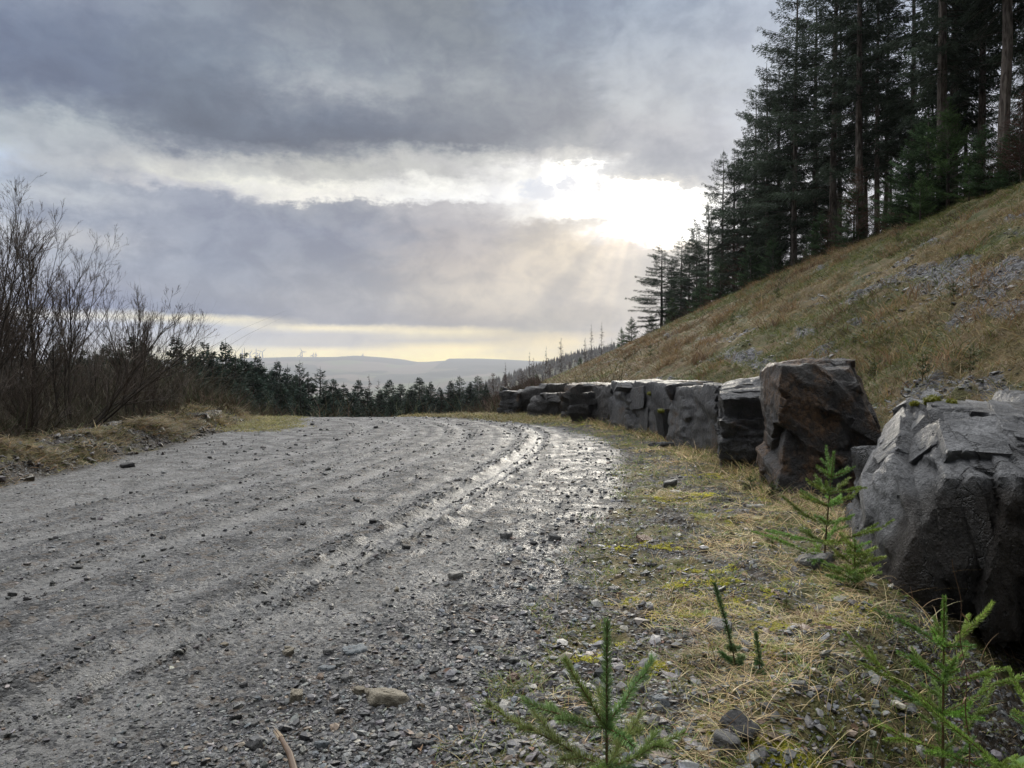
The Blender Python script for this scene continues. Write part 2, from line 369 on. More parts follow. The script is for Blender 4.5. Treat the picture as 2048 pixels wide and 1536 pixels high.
# ================================================================== TERRAIN
def curve(tab):
    ys = np.array([p[0] for p in tab], float); xs = np.array([p[1] for p in tab], float)
    g = np.arange(-12, 420, 0.1); v = np.interp(g, ys, xs)
    k = np.exp(-np.linspace(-2, 2, 31)**2); k /= k.sum()
    v = np.convolve(np.pad(v, 15, 'edge'), k, 'valid')
    return lambda y: np.interp(y, g, v)
XR = curve([(-12, -2.5), (0, -0.75), (2.8, -0.02), (4.5, 0.38), (7.2, 1.0), (10, 1.5), (13, 1.65), (15, 1.5), (17.6, 0.7), (19.5, -0.7), (21.5, -2.6), (25, -6.5), (30, -12), (60, -40)])
XL = curve([(-12, -5.6), (0, -5.3), (7.8, -5.25), (14.8, -5.7), (20, -6.6), (23, -9), (30, -20), (60, -50)])
XW = curve([(-12, 2.4), (3, 2.5), (5.5, 2.9), (9, 3.2), (13, 3.2), (17, 2.6), (19.5, 1.6), (22, 0.5), (25, -2), (40, -10)])
XE = curve([(-12, -3.0), (1, -0.3), (2.4, 0.62), (2.95, 1.05), (4.1, 2.0), (5.5, 2.4), (7, 2.7), (9, 3.0), (13, 3.2), (30, 3.3)])
XT = curve([(-12, -4.4), (0, -2.9), (2.69, -1.80), (4.15, -1.28), (6.26, -0.72), (9, -0.2), (11.9, 0.3), (14.8, 0.54), (17, 0.3), (19.4, -0.5), (22, -2.2), (26, -6), (60, -40)])
DE = curve([(-12, 0.85), (4, 0.8), (6, 0.5), (8, 0.25), (12, 0.1), (30, 0.05)])
ZB = curve([(-12, 7.3), (40, 7.3), (60, 6.5), (85, 5.3), (105, 2.5), (140, -8), (200, -40), (400, -110)])
MB_ = curve([(-12, 0.57), (9, 0.57), (20, 0.53), (60, 0.47), (100, 0.37), (140, 0.3), (400, 0.2)])
def hbase(x, y):
    q = np.maximum(y-20.0, 0)
    z = np.where(q < 8.5, -0.02*q*q, -1.445-0.34*(q-8.5))
    z = np.where(q > 140, -46.2-0.25*(q-140), z); z = np.maximum(z, -112)
    dl = np.maximum(XL(y)-1.7-x, 0)*(q < 8)
    dl = np.maximum(np.minimum(XL(np.minimum(y, 26))-1.7-x, 400), 0)
    z = z-np.where(dl < 22, 0.30*dl, 6.6+0.08*(dl-22))*sst(60, 22, y)-np.minimum(dl, 60)*0.04*sst(22, 60, y)
    return z
def bankz(x, y):
    d = 16.0-x
    z = ZB(y)-MB_(y)*np.maximum(d, 0)-0.05*np.maximum(-d, 0)
    z = z - 0.12*np.exp(-(d/1.4)**2)
    return z
def roadmask(x, y):
    j = 0.10*n2(x, y, 1.3, 3, 3.3)
    return sst(-0.16, 0.16, XR(y)-x+j*1.5)*sst(-0.2, 0.2, x-XL(y)+j)*sst(34, 30, y)
def masks(x, y):
    s = x-XT(y)                                         # lateral coordinate from the nearest wheel track
    rm = roadmask(x, y)
    wob = 0.07*n2(x, y, 0.9, 2, 9.1)
    ss = s+wob
    tracks = np.zeros_like(x)
    for c, w, a in ((0.0, 0.15, 1.0), (0.42, 0.07, .4), (-0.48, 0.12, .6), (-0.85, 0.08, .4), (-1.45, 0.17, .9), (-1.85, 0.10, .6), (-2.2, 0.09, .5), (-2.6, 0.18, .75), (-3.1, 0.1, .5), (-3.5, 0.2, .7)):
        tracks = np.maximum(tracks, a*np.exp(-((ss-c)/w)**2))
    mud = tracks*1.3
    mud = np.maximum(mud, 0.75*sst(-3.55, -4.15, x+0.25*n2(x, y, 0.6, 3, 1.7))*sst(24, 12, y))
    mud = np.maximum(mud, 0.6*sst(0.15, 0.5, n2(x*0.6, y*0.35, 0.9, 3, 21.0)))
    mud = mud+0.3*n2(x, y, 2.1, 4, 4.4)+0.35*n2((x-XT(y))*2.6, y*0.22, 1.0, 3, 61.0)
    return rm, tracks, np.clip(mud, 0, 1)
def height(x, y, micro=True):
    hb = hbase(x, y)
    near = sst(40, 24, y)
    rm, tracks, mud = masks(x, y)
    xr, xl, xw = XR(y), XL(y), XW(y)
    # left berm of scraped-up soil and turf
    bl = xl-x
    berm = (0.24+0.16*n2(x, y, 0.8, 3, 2.2))*np.exp(-((bl-0.75)/0.5)**2)+0.12*sst(0.2, 1.2, bl)
    hb = hb+near*np.where(bl > -0.25, berm, 0)*sst(-0.05, 0.35, bl)
    # right verge
    rr = x-xr
    hb = hb+near*sst(0, 0.9, rr)*(0.045+0.03*n2(x, y, 1.2, 3, 6.1))
    # ditch in front of the boulders
    te = (x-XE(y))*0.75
    hb = hb-near*DE(y)*sst(0.0, 0.95, te+0.08*n2(x, y, 2.0, 3, 8.8))*sst(-0.6, 0.2, y)
    # bank
    bz = bankz(x, y)+0.16*n2(x, y, 0.33, 3, 12.5)+0.05*n2(x, y, 1.4, 3, 7.5)
    bz = np.where(x > xw-0.2, bz, -1e3+0*bz)
    blend = sst(-0.2, 0.7, x-xw)
    bz = np.where(y < 24, hb+(np.maximum(bz, hb)-hb)*blend, bz) if False else bz
    far = sst(22, 26, y)
    bank_all = bankz(x, y)+0.16*n2(x, y, 0.33, 3, 12.5)
    h_near = hb+(np.maximum(bank_all, hb)-hb)*blend
    h_far = np.maximum(hb, np.where(x > -30, bank_all, -1e3))
    z = h_near*(1-far)+h_far*far
    if micro:
        fade = sst(34, 16, y)
        lat = x-XT(y)
        bar = -0.036*tracks+0.012*n2(lat*3.0, y*0.25, 1.0, 2, 5.2)
        # tread lugs pressed into the soft edge of each track
        lug = 0.011*np.sin(y*2*PI/0.085+lat*22)*(np.exp(-((lat-0.0)/0.13)**2)+0.6*np.exp(-((lat+1.45)/0.14)**2))*sst(-0.3, 0.2, n2(x, y, 1.7, 2, 31))
        edge = 0.040*(np.exp(-((lat-0.19)/0.035)**2)+np.exp(-((lat+0.19)/0.035)**2)+0.7*np.exp(-((lat-0.02)/0.025)**2))*(0.6+0.8*n2(x, y, 6.0, 2, 17))
        lump = 0.007*np.abs(n2(lat*2.2, y*0.8, 2.4, 3, 16.0))+0.012*n2(x, y, 7.0, 3, 15.0)*(1-0.6*mud)+0.004*n2(x, y, 28.0, 2, 18.0)
        z = z+rm*fade*(bar+lug+edge+lump*0.9)+(1-rm)*fade*(0.028*n2(x, y, 4.0, 4, 19.0)+0.01*np.abs(n2(x, y, 17.0, 2, 23.0)))
        bermz = sst(0.1, 0.3, bl)*sst(2.2, 1.2, bl)*near
        z = z+bermz*0.10*np.abs(n2(x, y, 3.3, 4, 27.0))
        bankm = sst(0.4, 1.4, x-xw)
        z = z+bankm*sst(90, 60, y)*(0.14*np.abs(n2(x, y, 1.3, 4, 33.0))+0.05*n2(x, y, 4.0, 2, 34.0)+0.10*n2(x*0.5, y*0.5, 0.8, 3, 35.0))
    return z
def hz(x, y):
    x = np.atleast_1d(np.asarray(x, float)); y = np.atleast_1d(np.asarray(y, float))
    return height(x, y)
def H1(x, y): return float(hz(x, y)[0])

def geom(a, b, n): return a*(b/a)**(np.arange(n)/n)
ys = np.concatenate([np.linspace(-9, 1.1, 22), geom(1.2, 24, 640), geom(24, 130, 110), geom(130, 520, 26), [520]])
us = np.concatenate([-geom(0.86, 9, 26)[::-1], np.linspace(-0.85, 0.85, 700), geom(0.86, 9, 26)])
UU, YY = np.meshgrid(us, ys)
XX = UU*(np.maximum(YY, 1.2)+0.9)
ZZ = height(XX, YY)
rm, tracks, mud = masks(XX, YY)
bankm = np.where(YY < 24, sst(0.2, 1.0, XX-XW(YY)), sst(-1.5, 0.5, bankz(XX, YY)-hbase(XX, YY)))
shale = 0.75*bankm*sst(0.1, 0.5, n2(XX*1.2, YY*0.35, 0.9, 4, 40.0)+0.4*np.exp(-((XX-XW(YY)-3.8)/2.2)**2)*sst(26, 14, YY)-0.12-0.025*np.maximum(XX-8, 0))
mossm = 0.8*(1-rm)*(1-bankm)*sst(0.1, 0.6, n2(XX, YY, 2.4, 4, 44.0)+0.25*np.exp(-((XX-XR(YY)-0.75)/0.5)**2)*sst(10, 3, YY)-0.36)
leftm = sst(-0.1, 0.2, XL(YY)-XX)
vegm = (1-rm)*np.clip(0.5+0.9*n2(XX, YY, 1.1, 4, 50.0), 0, 1)
nr, nc = XX.shape
V = np.stack([XX, YY, ZZ], -1).reshape(-1, 3)
idx = np.arange(nr*nc).reshape(nr, nc)
Q = np.stack([idx[:-1, :-1], idx[:-1, 1:], idx[1:, 1:], idx[1:, :-1]], -1).reshape(-1, 4)
fr = rm.ravel()[Q].mean(1) > 0.5
attrs = dict(road=rm, mud=mud, track=tracks, bank=bankm, shale=shale, moss=mossm, left=leftm, veg=vegm)
attrs = {k: v.ravel() for k, v in attrs.items()}
def submesh(name, sel):
    q = Q[sel]; u, inv = np.unique(q, return_inverse=True)
    return mesh_np(name, V[u], [inv.reshape(q.shape)], None, True, {k: v[u] for k, v in attrs.items()})
def groundmat():
    m, t = newmat('gravel_and_turf')
    A = lambda k: N(t, 'ShaderNodeAttribute', attribute_name=k).outputs['Fac']
    co = N(t, 'ShaderNodeTexCoord').outputs['Object']
    v1 = N(t, 'ShaderNodeTexVoronoi', {'Vector': co, 'Scale': 55.0, 'Randomness': 1.0})
    v2 = N(t, 'ShaderNodeTexVoronoi', {'Vector': co, 'Scale': 140.0})
    v3 = N(t, 'ShaderNodeTexVoronoi', {'Vector': co, 'Scale': 21.0})
    g1 = N(t, 'ShaderNodeSeparateColor', {0: v1.outputs['Color']}); g2 = N(t, 'ShaderNodeSeparateColor', {0: v2.outputs['Color']})
    g3 = N(t, 'ShaderNodeSeparateColor', {0: v3.outputs['Color']})
    nb = NOISE(t, co, 3.0, 6.0, 0.62).outputs['Fac']; nf = NOISE(t, co, 26.0, 6.0, 0.7).outputs['Fac']
    ns = NOISE(t, co, 160.0, 3.0, 0.6).outputs['Fac']
    chips = RAMP(t, M(t, 'ADD', M(t, 'MULTIPLY', g1.outputs[0], 0.65), M(t, 'MULTIPLY', g2.outputs[1], 0.35)),
                 [(0.0, (0.016, 0.016, 0.017, 1)), (0.45, (0.042, 0.042, 0.043, 1)), (0.75, (0.10, 0.099, 0.098, 1)), (1.0, (0.34, 0.335, 0.325, 1))])
    warm = MIX(t, MR(t, g3.outputs[1], 0.8, 0.9, 0, 0.5), chips, (0.12, 0.085, 0.055, 1))
    fines = MIX(t, MR(t, nf, 0.3, 0.7), (0.085, 0.083, 0.079, 1), (0.20, 0.195, 0.186, 1))
    mudf = MR(t, M(t, 'ADD', A('mud'), M(t, 'MULTIPLY', M(t, 'SUBTRACT', M(t, 'ADD', M(t, 'MULTIPLY', nf, 0.45), M(t, 'MULTIPLY', g1.outputs[2], 0.55)), 0.5), 2.1)), 0.45, 0.85)
    road = MIX(t, mudf, warm, fines)
    soil = MIX(t, MR(t, nf, 0.35, 0.65), (0.022, 0.017, 0.012, 1), (0.07, 0.055, 0.038, 1))
    soil = MIX(t, MR(t, g1.outputs[0], 0.45, 0.6), soil, warm)
    turf = MIX(t, MR(t, NOISE(t, co, 8.0, 5.0, 0.7).outputs['Fac'], 0.38, 0.62), (0.06, 0.065, 0.02, 1), (0.17, 0.135, 0.07, 1))
    verge = MIX(t, MR(t, M(t, 'ADD', A('veg'), M(t, 'MULTIPLY', M(t, 'SUBTRACT', nf, 0.5), 1.2)), 0.45, 0.75), soil, turf)
    mossc = MIX(t, MR(t, ns, 0.3, 0.7), (0.13, 0.14, 0.015, 1), (0.32, 0.29, 0.03, 1))
    verge = MIX(t, MR(t, M(t, 'ADD', A('moss'), M(t, 'MULTIPLY', M(t, 'SUBTRACT', nf, 0.5), 1.4)), 0.5, 0.7), verge, mossc)
    bb = NOISE(t, co, 0.9, 7.0, 0.7).outputs['Fac']; bc = NOISE(t, co, 2.7, 6.0, 0.7).outputs['Fac']
    bank = RAMP(t, MR(t, bb, 0.25, 0.75, interp='LINEAR'), [(0.0, (0.05, 0.07, 0.022, 1)), (0.35, (0.085, 0.085, 0.035, 1)), (0.6, (0.17, 0.13, 0.07, 1)), (1.0, (0.13, 0.085, 0.045, 1))])
    bank = MIX(t, MR(t, bc, 0.5, 0.7, 0, 0.6), bank, (0.05, 0.042, 0.028, 1))
    scree = MIX(t, MR(t, g3.outputs[0], 0.1, 0.9, interp='LINEAR'), (0.035, 0.035, 0.04, 1), (0.2, 0.2, 0.21, 1))
    bank = MIX(t, MR(t, M(t, 'ADD', A('shale'), M(t, 'MULTIPLY', M(t, 'SUBTRACT', nf, 0.5), 1.6)), 0.4, 0.7), bank, scree)
    c = MIX(t, A('bank'), verge, bank)
    c = MIX(t, MR(t, M(t, 'ADD', A('road'), M(t, 'MULTIPLY', M(t, 'SUBTRACT', nf, 0.5), 0.9)), 0.3, 0.7), c, road)
    c = MIX(t, MR(t, nb, 0.3, 0.7), MIX(t, 1.0, c, (0.82, 0.82, 0.82, 1), 'MULTIPLY'), c)
    wet = M(t, 'MULTIPLY', A('road'), M(t, 'MAXIMUM', MR(t, M(t, 'ADD', nb, M(t, 'MULTIPLY', nf, 0.4)), 0.55, 0.85), M(t, 'MULTIPLY', A('track'), 0.9)))
    rough = M(t, 'SUBTRACT', 0.66, M(t, 'MULTIPLY', wet, 0.28))
    b = N(t, 'ShaderNodeBsdfPrincipled', {'Base Color': c, 'Roughness': rough, 'Specular IOR Level': M(t, 'ADD', 0.12, M(t, 'MULTIPLY', A('road'), M(t, 'ADD', 0.08, M(t, 'MULTIPLY', wet, 0.34))))})
    edge = lambda v: M(t, 'SUBTRACT', 1.0, M(t, 'MINIMUM', v.outputs['Distance'], 1.0))
    h = M(t, 'ADD', M(t, 'ADD', M(t, 'MULTIPLY', edge(v1), M(t, 'SUBTRACT', 0.9, M(t, 'MULTIPLY', mudf, 0.6))), M(t, 'MULTIPLY', edge(v2), 0.35)),
          M(t, 'ADD', M(t, 'MULTIPLY', nf, 1.2), M(t, 'MULTIPLY', M(t, 'MULTIPLY', edge(v3), M(t, 'SUBTRACT', 1.0, mudf)), 0.8)))
    bp = N(t, 'ShaderNodeBump', {'Strength': 1.0, 'Distance': 0.018, 'Height': h})
    t.links.new(bp.outputs[0], b.inputs['Normal'])
    finish(t, b.outputs[0])
    return m
MAT['ground'] = groundmat()
tag(link('ground', submesh('ground', ~fr), MAT['ground']), kind='structure')
tag(link('road', submesh('road', fr), MAT['ground']), kind='structure')

# ------------------------------------------------------------------ valley and far hills
def ridge(px):
    return np.interp(px, [-3000, 0, 300, 480, 600, 690, 720, 760, 800, 835, 860, 900, 905, 960, 1010, 1060, 1200, 1500, 2000, 5000],
                     [700, 716, 722, 718, 714.5, 714.5, 712, 714.5, 718, 724, 724, 721, 717.5, 717.5, 719.5, 722, 728, 715, 700, 700])
def hfar(x, y):
    px = 1024+x/8000.0*F
    top = CAMZ+(HOR-ridge(px))/F*8000.0
    t = sst(2600, 8000, y)
    roll = 26*n2(x, y, 0.0009, 4, 3.0)+10*n2(x, y, 0.003, 3, 5.0)
    base = -135+roll*np.sin(np.clip(t, 0, 1)*PI)
    z = base+(top+135)*(0.55*t+0.45*t*t)
    z = np.where(y > 8000, z-(y-8000)*0.03, z)
    return z
hx = np.concatenate([np.linspace(-11000, -4200, 30), np.linspace(-4150, 2200, 330), np.linspace(2250, 11000, 30)])
hy = np.concatenate([np.linspace(430, 2600, 22), np.linspace(2700, 7900, 90), np.linspace(7950, 8150, 9), np.linspace(8250, 9200, 5)])
HX, HY = np.meshgrid(hx, hy); HZv = hfar(HX, HY)
HZv = np.where(HY < 440, -118, HZv)
i2 = np.arange(HX.size).reshape(HX.shape)
wood = sst(0.0, 0.03, n2(HX, HY, 0.0011, 3, 60.0)-0.02)*sst(3000, 5000, HY)
pxg = 1024+HX/HY*F; pyg = HOR-(HZv-CAMZ)/HY*F
band = sst(4, 2, np.abs(pyg-(ridge(pxg)+6.5)-2.5)*0.5)*sst(800, 700, 1024+HX/8000*F)+sst(7200, 7500, HY)*sst(880, 905, 1024+HX/8000*F)
me = mesh_np('hills', np.stack([HX, HY, HZv], -1).reshape(-1, 3), [np.stack([i2[:-1, :-1], i2[:-1, 1:], i2[1:, 1:], i2[1:, :-1]], -1).reshape(-1, 4)], None, True,
             {'wood': np.clip(np.maximum(wood*0.6, sst(6600, 6900, HY)*sst(7900, 7600, HY)*(HX < -900)+sst(5900, 6300, HY)*(HX > -650)), 0, 1)})
m, t = newmat('far_fields')
co = N(t, 'ShaderNodeTexCoord').outputs['Object']
mp = N(t, 'ShaderNodeMapping', {0: co, 3: (1, 0.45, 0)}).outputs[0]
vf = N(t, 'ShaderNodeTexVoronoi', {'Vector': mp, 'Scale': 0.0035})
g = N(t, 'ShaderNodeSeparateColor', {0: vf.outputs['Color']})
c = RAMP(t, g.outputs[0], [(0.0, (0.075, 0.085, 0.045, 1)), (0.35, (0.10, 0.09, 0.06, 1)), (0.6, (0.12, 0.10, 0.075, 1)), (0.85, (0.09, 0.11, 0.05, 1)), (1.0, (0.17, 0.15, 0.11, 1))], 'CONSTANT')
nn = NOISE(t, co, 0.0016, 6.0, 0.6).outputs['Fac']
c = MIX(t, MR(t, nn, 0.45, 0.6), c, (0.10, 0.085, 0.06, 1))
c = MIX(t, MR(t, M(t, 'ADD', N(t, 'ShaderNodeAttribute', attribute_name='wood').outputs['Fac'], M(t, 'MULTIPLY', M(t, 'SUBTRACT', nn, 0.5), 1.5)), 0.45, 0.55), c, (0.025, 0.035, 0.022, 1))
finish(t, N(t, 'ShaderNodeBsdfPrincipled', {'Base Color': c, 'Roughness': 0.95, 'Specular IOR Level': 0.1}).outputs[0])
MAT['hills'] = m
tag(link('hills', me, m), kind='structure')

# wooded spur on the right, 1.2 km off
def spur(x, y):
    px = 1024+x/1200.0*F
    py = np.interp(px, [700, 900, 985, 1060, 1150, 1250, 1300, 1500, 2000, 3500], [960, 800, 766, 741, 712, 691, 684, 655, 600, 560])
    top = (HOR-py)/F*1200.0
    t = np.clip((y-560)/640, 0, 1)
    z = -125+(top+125)*t**0.8+3*n2(x, y, 0.01, 3, 2.0)*np.minimum(1, (1-t)*8)
    return np.where(y > 1200, top-(y-1200)*0.12, z)
sx = np.linspace(-420, 2600, 150); sy = np.concatenate([np.linspace(545, 1200, 40), np.linspace(1230, 2200, 14)])
SX, SY = np.meshgrid(sx, sy); SZ = spur(SX, SY)
i3 = np.arange(SX.size).reshape(SX.shape)
m, t = newmat('forest_floor')
co = N(t, 'ShaderNodeTexCoord').outputs['Object']
c = MIX(t, NOISE(t, co, 0.02, 5.0).outputs['Fac'], (0.07, 0.075, 0.05, 1), (0.14, 0.13, 0.09, 1))
finish(t, N(t, 'ShaderNodeBsdfPrincipled', {'Base Color': c, 'Roughness': 0.95}).outputs[0])
tag(link('hillside', mesh_np('hillside', np.stack([SX, SY, SZ], -1).reshape(-1, 3), [np.stack([i3[:-1, :-1], i3[:-1, 1:], i3[1:, 1:], i3[1:, :-1]], -1).reshape(-1, 4)], None, True), m), kind='structure')
# the wood covering the spur
nT = 9000
tx = rng.uniform(-330, 700, nT); ty = np.where(rng.random(nT) < 0.25, rng.uniform(1150, 1215, nT), rng.uniform(640, 1215, nT))
tz = spur(tx, ty)-0.5
th = rng.uniform(6, 13, nT); tr = th*rng.uniform(0.15, 0.24, nT)
k = 6; ang_ = np.arange(k)/k*2*PI
Vt = []; Ft = []; Ct = []
for lvl, (zb_, zt_, rr_) in enumerate(((0.08, 0.55, 1.0), (0.35, 0.8, 0.72), (0.62, 1.0, 0.42))):
    a_ = ang_[None]+rng.uniform(0, 6, nT)[:, None]
    rj = tr[:, None]*rr_*rng.uniform(0.6, 1.25, (nT, k))
    ring = np.stack([tx[:, None]+rj*np.cos(a_), ty[:, None]+rj*np.sin(a_), (tz+th*zb_)[:, None]+rng.normal(0, 0.35, (nT, k))], -1)
    apex = np.stack([tx, ty, tz+th*zt_], -1)[:, None]
    vv = np.concatenate([ring, apex], 1).reshape(-1, 3)
    ff = np.stack([np.arange(k), (np.arange(k)+1) % k, np.full(k, k)], -1)[None]+np.arange(nT)[:, None, None]*(k+1)
    Ft.append(ff.reshape(-1, 3)+sum(len(q) for q in Vt)); Vt.append(vv)
    cc = np.array([0.13, 0.125, 0.105])*rng.uniform(0.6, 1.5, nT)[:, None]
    cc = np.where((rng.random(nT) < 0.2)[:, None], np.array([0.09, 0.06, 0.035])[None], cc)
    Ct.append(np.repeat(cc, k+1, axis=0))
tag(link('forest', mesh_np('forest', np.concatenate(Vt), [np.concatenate(Ft)], np.concatenate(Ct)), MAT['crown']),
    'dark hazy conifer wood covering the distant spur below the sky', 'forest', None, 'stuff')

# ------------------------------------------------------------------ wind turbines
def turbine(px, hub_py, base_py, d, rotpx, phase, label):
    x = (px-1024)/F*d; z0 = CAMZ+(HOR-base_py)/F*d; zh = CAMZ+(HOR-hub_py)/F*d
    t0 = empty('wind_turbine', (x, d, z0-4), label, 'wind turbine', 'wind turbines on the far ridge', 0.0)
    h = zh-z0+4; w = (0.30, 0.31, 0.33)
    b = MB(); tube(b, [(0, 0, 0), (0, 0, h*0.5), (0, 0, h)], [6.2, 5.2, 4.0], 10, w)
    link('tower', b.mesh('tower'), MAT['turbine'], t0)
    b = MB(); tube(b, [(0, 7, h), (0, 4, h+.3), (0, -3, h+.2), (0, -6, h)], [1.4, 2.6, 2.6, 1.2], 8, w)
    link('nacelle', b.mesh('nacelle'), MAT['turbine'], t0)
    R = rotpx/F*d
    b = MB()
    for kk in range(3):
        a = phase+kk*2*PI/3; dr = np.array([math.sin(a), 0, math.cos(a)]); sd_ = np.array([math.cos(a), 0, -math.sin(a)])
        st = [(0.0, 4.0), (0.08, 6.0), (0.22, 9.0), (0.6, 6.5), (1.0, 3.0)]
        vv = []
        for q, cw in st:
            c0 = np.array([0, -6.2, h])+dr*R*q
            vv += [c0-sd_*cw*0.35+[0, 0.6, 0], c0+[0, -0.7, 0], c0+sd_*cw*0.65, c0+[0, 0.7, 0]]
        f = []
        for i in range(len(st)-1):
            for j in range(4): f.append([4*i+j, 4*i+(j+1) % 4, 4*i+4+(j+1) % 4, 4*i+4+j])
        b.add(vv, f, w)
    tube(b, [(0, -8, h), (0, -7.4, h), (0, -6, h)], [0.3, 1.7, 2.2], 8, w)
    link('rotor', b.mesh('rotor'), MAT['turbine'], t0)
TL = [(485, 706, 720, 9, 0.0, 'wind turbine at the left end of the ridge group, one blade straight up'),
      (500, 708, 727, 9, 0.6, 'wind turbine second from the left end, in front of the ridge, blades tilted'),
      (512.5, 705, 720, 9, 0.05, 'wind turbine third from the left, blade upright, between two tilted ones'),
      (519, 711, 728, 7.5, 0.3, 'smallest wind turbine of the left cluster, low beside the tallest'),
      (525, 704, 724, 10, 0.85, 'tallest wind turbine of the left cluster, at its right end, blades spread wide'),
      (600.5, 711, 722, 7, 0.2, 'small wind turbine just left of the lone tall one in the middle of the ridge'),
      (604.5, 703.5, 716, 9, -0.5, 'lone tall wind turbine above the middle of the ridge'),
      (626, 711, 720, 6.5, 0.25, 'small wind turbine right of the lone tall one, half sunk behind the ridge'),
      (632, 709, 716, 4.5, 0.0, 'thin faint wind turbine beside the small half sunk one'),
      (726, 710.5, 716, 4, 0.05, 'faint wind turbine on the highest point of the ridge, right of all the others')]
for i, (px, hp, bp_, r_, ph, lb) in enumerate(TL):
    d_ = 7900.0 if hp < 706.5 else 7300.0 if bp_ > 723 else 7960.0
    turbine(px, hp, bp_, d_, r_, ph, lb)
# ================================================================== BOULDERS
_ico = {}
def ico(n):
    if n not in _ico:
        bm = bmesh.new(); bmesh.ops.create_icosphere(bm, subdivisions=n, radius=1.0)
        bm.verts.ensure_lookup_table()
        v = np.array([q.co[:] for q in bm.verts]); f = np.array([[w.index for w in q.verts] for q in bm.faces]); bm.free()
        _ico[n] = (v/np.linalg.norm(v, axis=1)[:, None], f)
    return _ico[n]
def hull_planes(pts):
    bm = bmesh.new()
    for p in pts: bm.verts.new(p)
    r = bmesh.ops.convex_hull(bm, input=bm.verts)
    bmesh.ops.recalc_face_normals(bm, faces=bm.faces)
    nn = []; dd = []
    for f in bm.faces:
        n_ = np.array(f.normal[:]); c_ = np.array(f.calc_center_median()[:])
        nn.append(n_); dd.append(n_@c_)
    bm.free(); return np.array(nn), np.array(dd)
def boulder_mesh(pts, seed, level=6, chips=14, chip_in=(0.84, 0.97), step=0.05, step_sc=2.2, rough=0.03, bed=(0, 0, 1), stretch=0.35, lean=None, shards=22, shl=1.0, sht=1.0):
    r_ = np.random.default_rng(seed)
    pts = np.asarray(pts, float); c0 = (pts.max(0)+pts.min(0))/2
    P = pts-c0
    nn, dd = hull_planes(P)
    D, Fc = ico(level)
    for _ in range(chips):
        n_ = unit(r_.normal(size=3)*np.array([1, 1, 0.8])); s_ = (P@n_).max()
        nn = np.vstack([nn, n_]); dd = np.append(dd, s_*r_.uniform(*chip_in))
    # each face of the block is a little wavy
    inv = np.zeros(len(D))
    ext = (P.max(0)-P.min(0)).max()
    for n_, d_ in zip(nn, dd):
        q = (D@n_)/max(d_, 0.02)
        inv = np.maximum(inv, q)
    p = D/inv[:, None]
    bed = unit(np.array(bed, float)); 
    def squash(q): return q-np.outer(q@bed, bed)*0+np.outer(q@bed, bed)*(1/stretch-1)
    off = r_.uniform(0, 90, 3)
    def cells(q, k, amp, tilt, warp):
        """angular fracture facets: every point belongs to the nearest seed, each seed has its own offset and tilt"""
        qw = q+warp*np.stack([fbm(q*3+off+j*7.7, 3) for j in range(3)], 1)
        sd_ = q[r_.integers(0, len(q), k)]
        best = np.full(len(q), 1e9); who = np.zeros(len(q), int); sec = best.copy(); wh2 = who.copy()
        for i_ in range(k):
            d2 = np.sqrt(((qw-sd_[i_])**2).sum(1)); m_ = d2 < best; m2_ = (~m_) & (d2 < sec)
            sec[m_] = best[m_]; wh2[m_] = who[m_]; best[m_] = d2[m_]; who[m_] = i_; sec[m2_] = d2[m2_]; wh2[m2_] = i_
        o_ = r_.normal(0, amp, k); sl_ = r_.normal(0, tilt, (k, 3))
        w_ = np.clip((sec-best)/(0.028*ext), 0, 1)*0.5+0.5
        return w_*(o_[who]+((q-sd_[who])*sl_[who]).sum(1))+(1-w_)*(o_[wh2]+((q-sd_[wh2])*sl_[wh2]).sum(1))
    q0 = squash(p)
    disp = cells(q0, int(14+8*ext), step*0.40, 0.05, 0.03)+cells(q0, int(110+70*ext), step*0.16, 0.07, 0.02)
    f1 = fbm(q0*6+off, 5, 0.6)
    f2 = np.abs(fbm(q0*2.5+off*2, 3))
    disp = disp-rough*0.5*f2+rough*0.4*f1
    lim = 0.16*np.linalg.norm(p, axis=1)
    disp = np.clip(disp, -lim, lim)
    p = p*(1+(disp/np.linalg.norm(p, axis=1))[:, None])
    # split-off plates and ledges proud of the faces, following the bedding
    VV, FF, k0 = [p], [Fc], len(p)
    D2, F2 = ico(min(5, max(3, level-2)))
    nnu = unit(nn)
    for _ in range(shards):
        i_ = r_.integers(0, len(p)); pt_ = p[i_]; who_ = np.argmax((D[i_] @ nn.T)/np.maximum(dd, 0.02)); nv = nnu[who_]
        if nv[2] < -0.3: continue
        tb_ = bed-nv*(bed@nv)
        t1 = unit(np.cross(nv, tb_)) if np.linalg.norm(tb_) > 0.2 else unit(np.cross(nv, r_.normal(size=3)))
        t2 = np.cross(nv, t1)
        la, lb, th = shl*ext*r_.uniform(0.06, 0.20), shl*ext*r_.uniform(0.03, 0.09), sht*step*r_.uniform(0.1, 0.55)
        c8 = np.array([[sa*la*r_.uniform(0.45, 1.0), sb*lb*r_.uniform(0.45, 1.0), (th if sc > 0 else -0.05*ext)*r_.uniform(0.6, 1.0)] for sa in (-1, 1) for sb in (-1, 1) for sc in (-1, 1)])
        c8[:, 2] += 0.0
        n2_, d2_ = hull_planes(c8)
        if (d2_ <= 0.002).any(): continue
        ps = D2/np.max((D2 @ n2_.T)/d2_, axis=1)[:, None]
        ps = ps*(1+0.05*fbm(ps/ext*9+off, 3))[:, None]
        w_ = pt_+ps[:, :1]*t1+ps[:, 1:2]*t2+ps[:, 2:3]*nv
        VV.append(w_); FF.append(F2+k0); k0 += len(w_)
    return np.concatenate(VV), np.concatenate(FF), c0
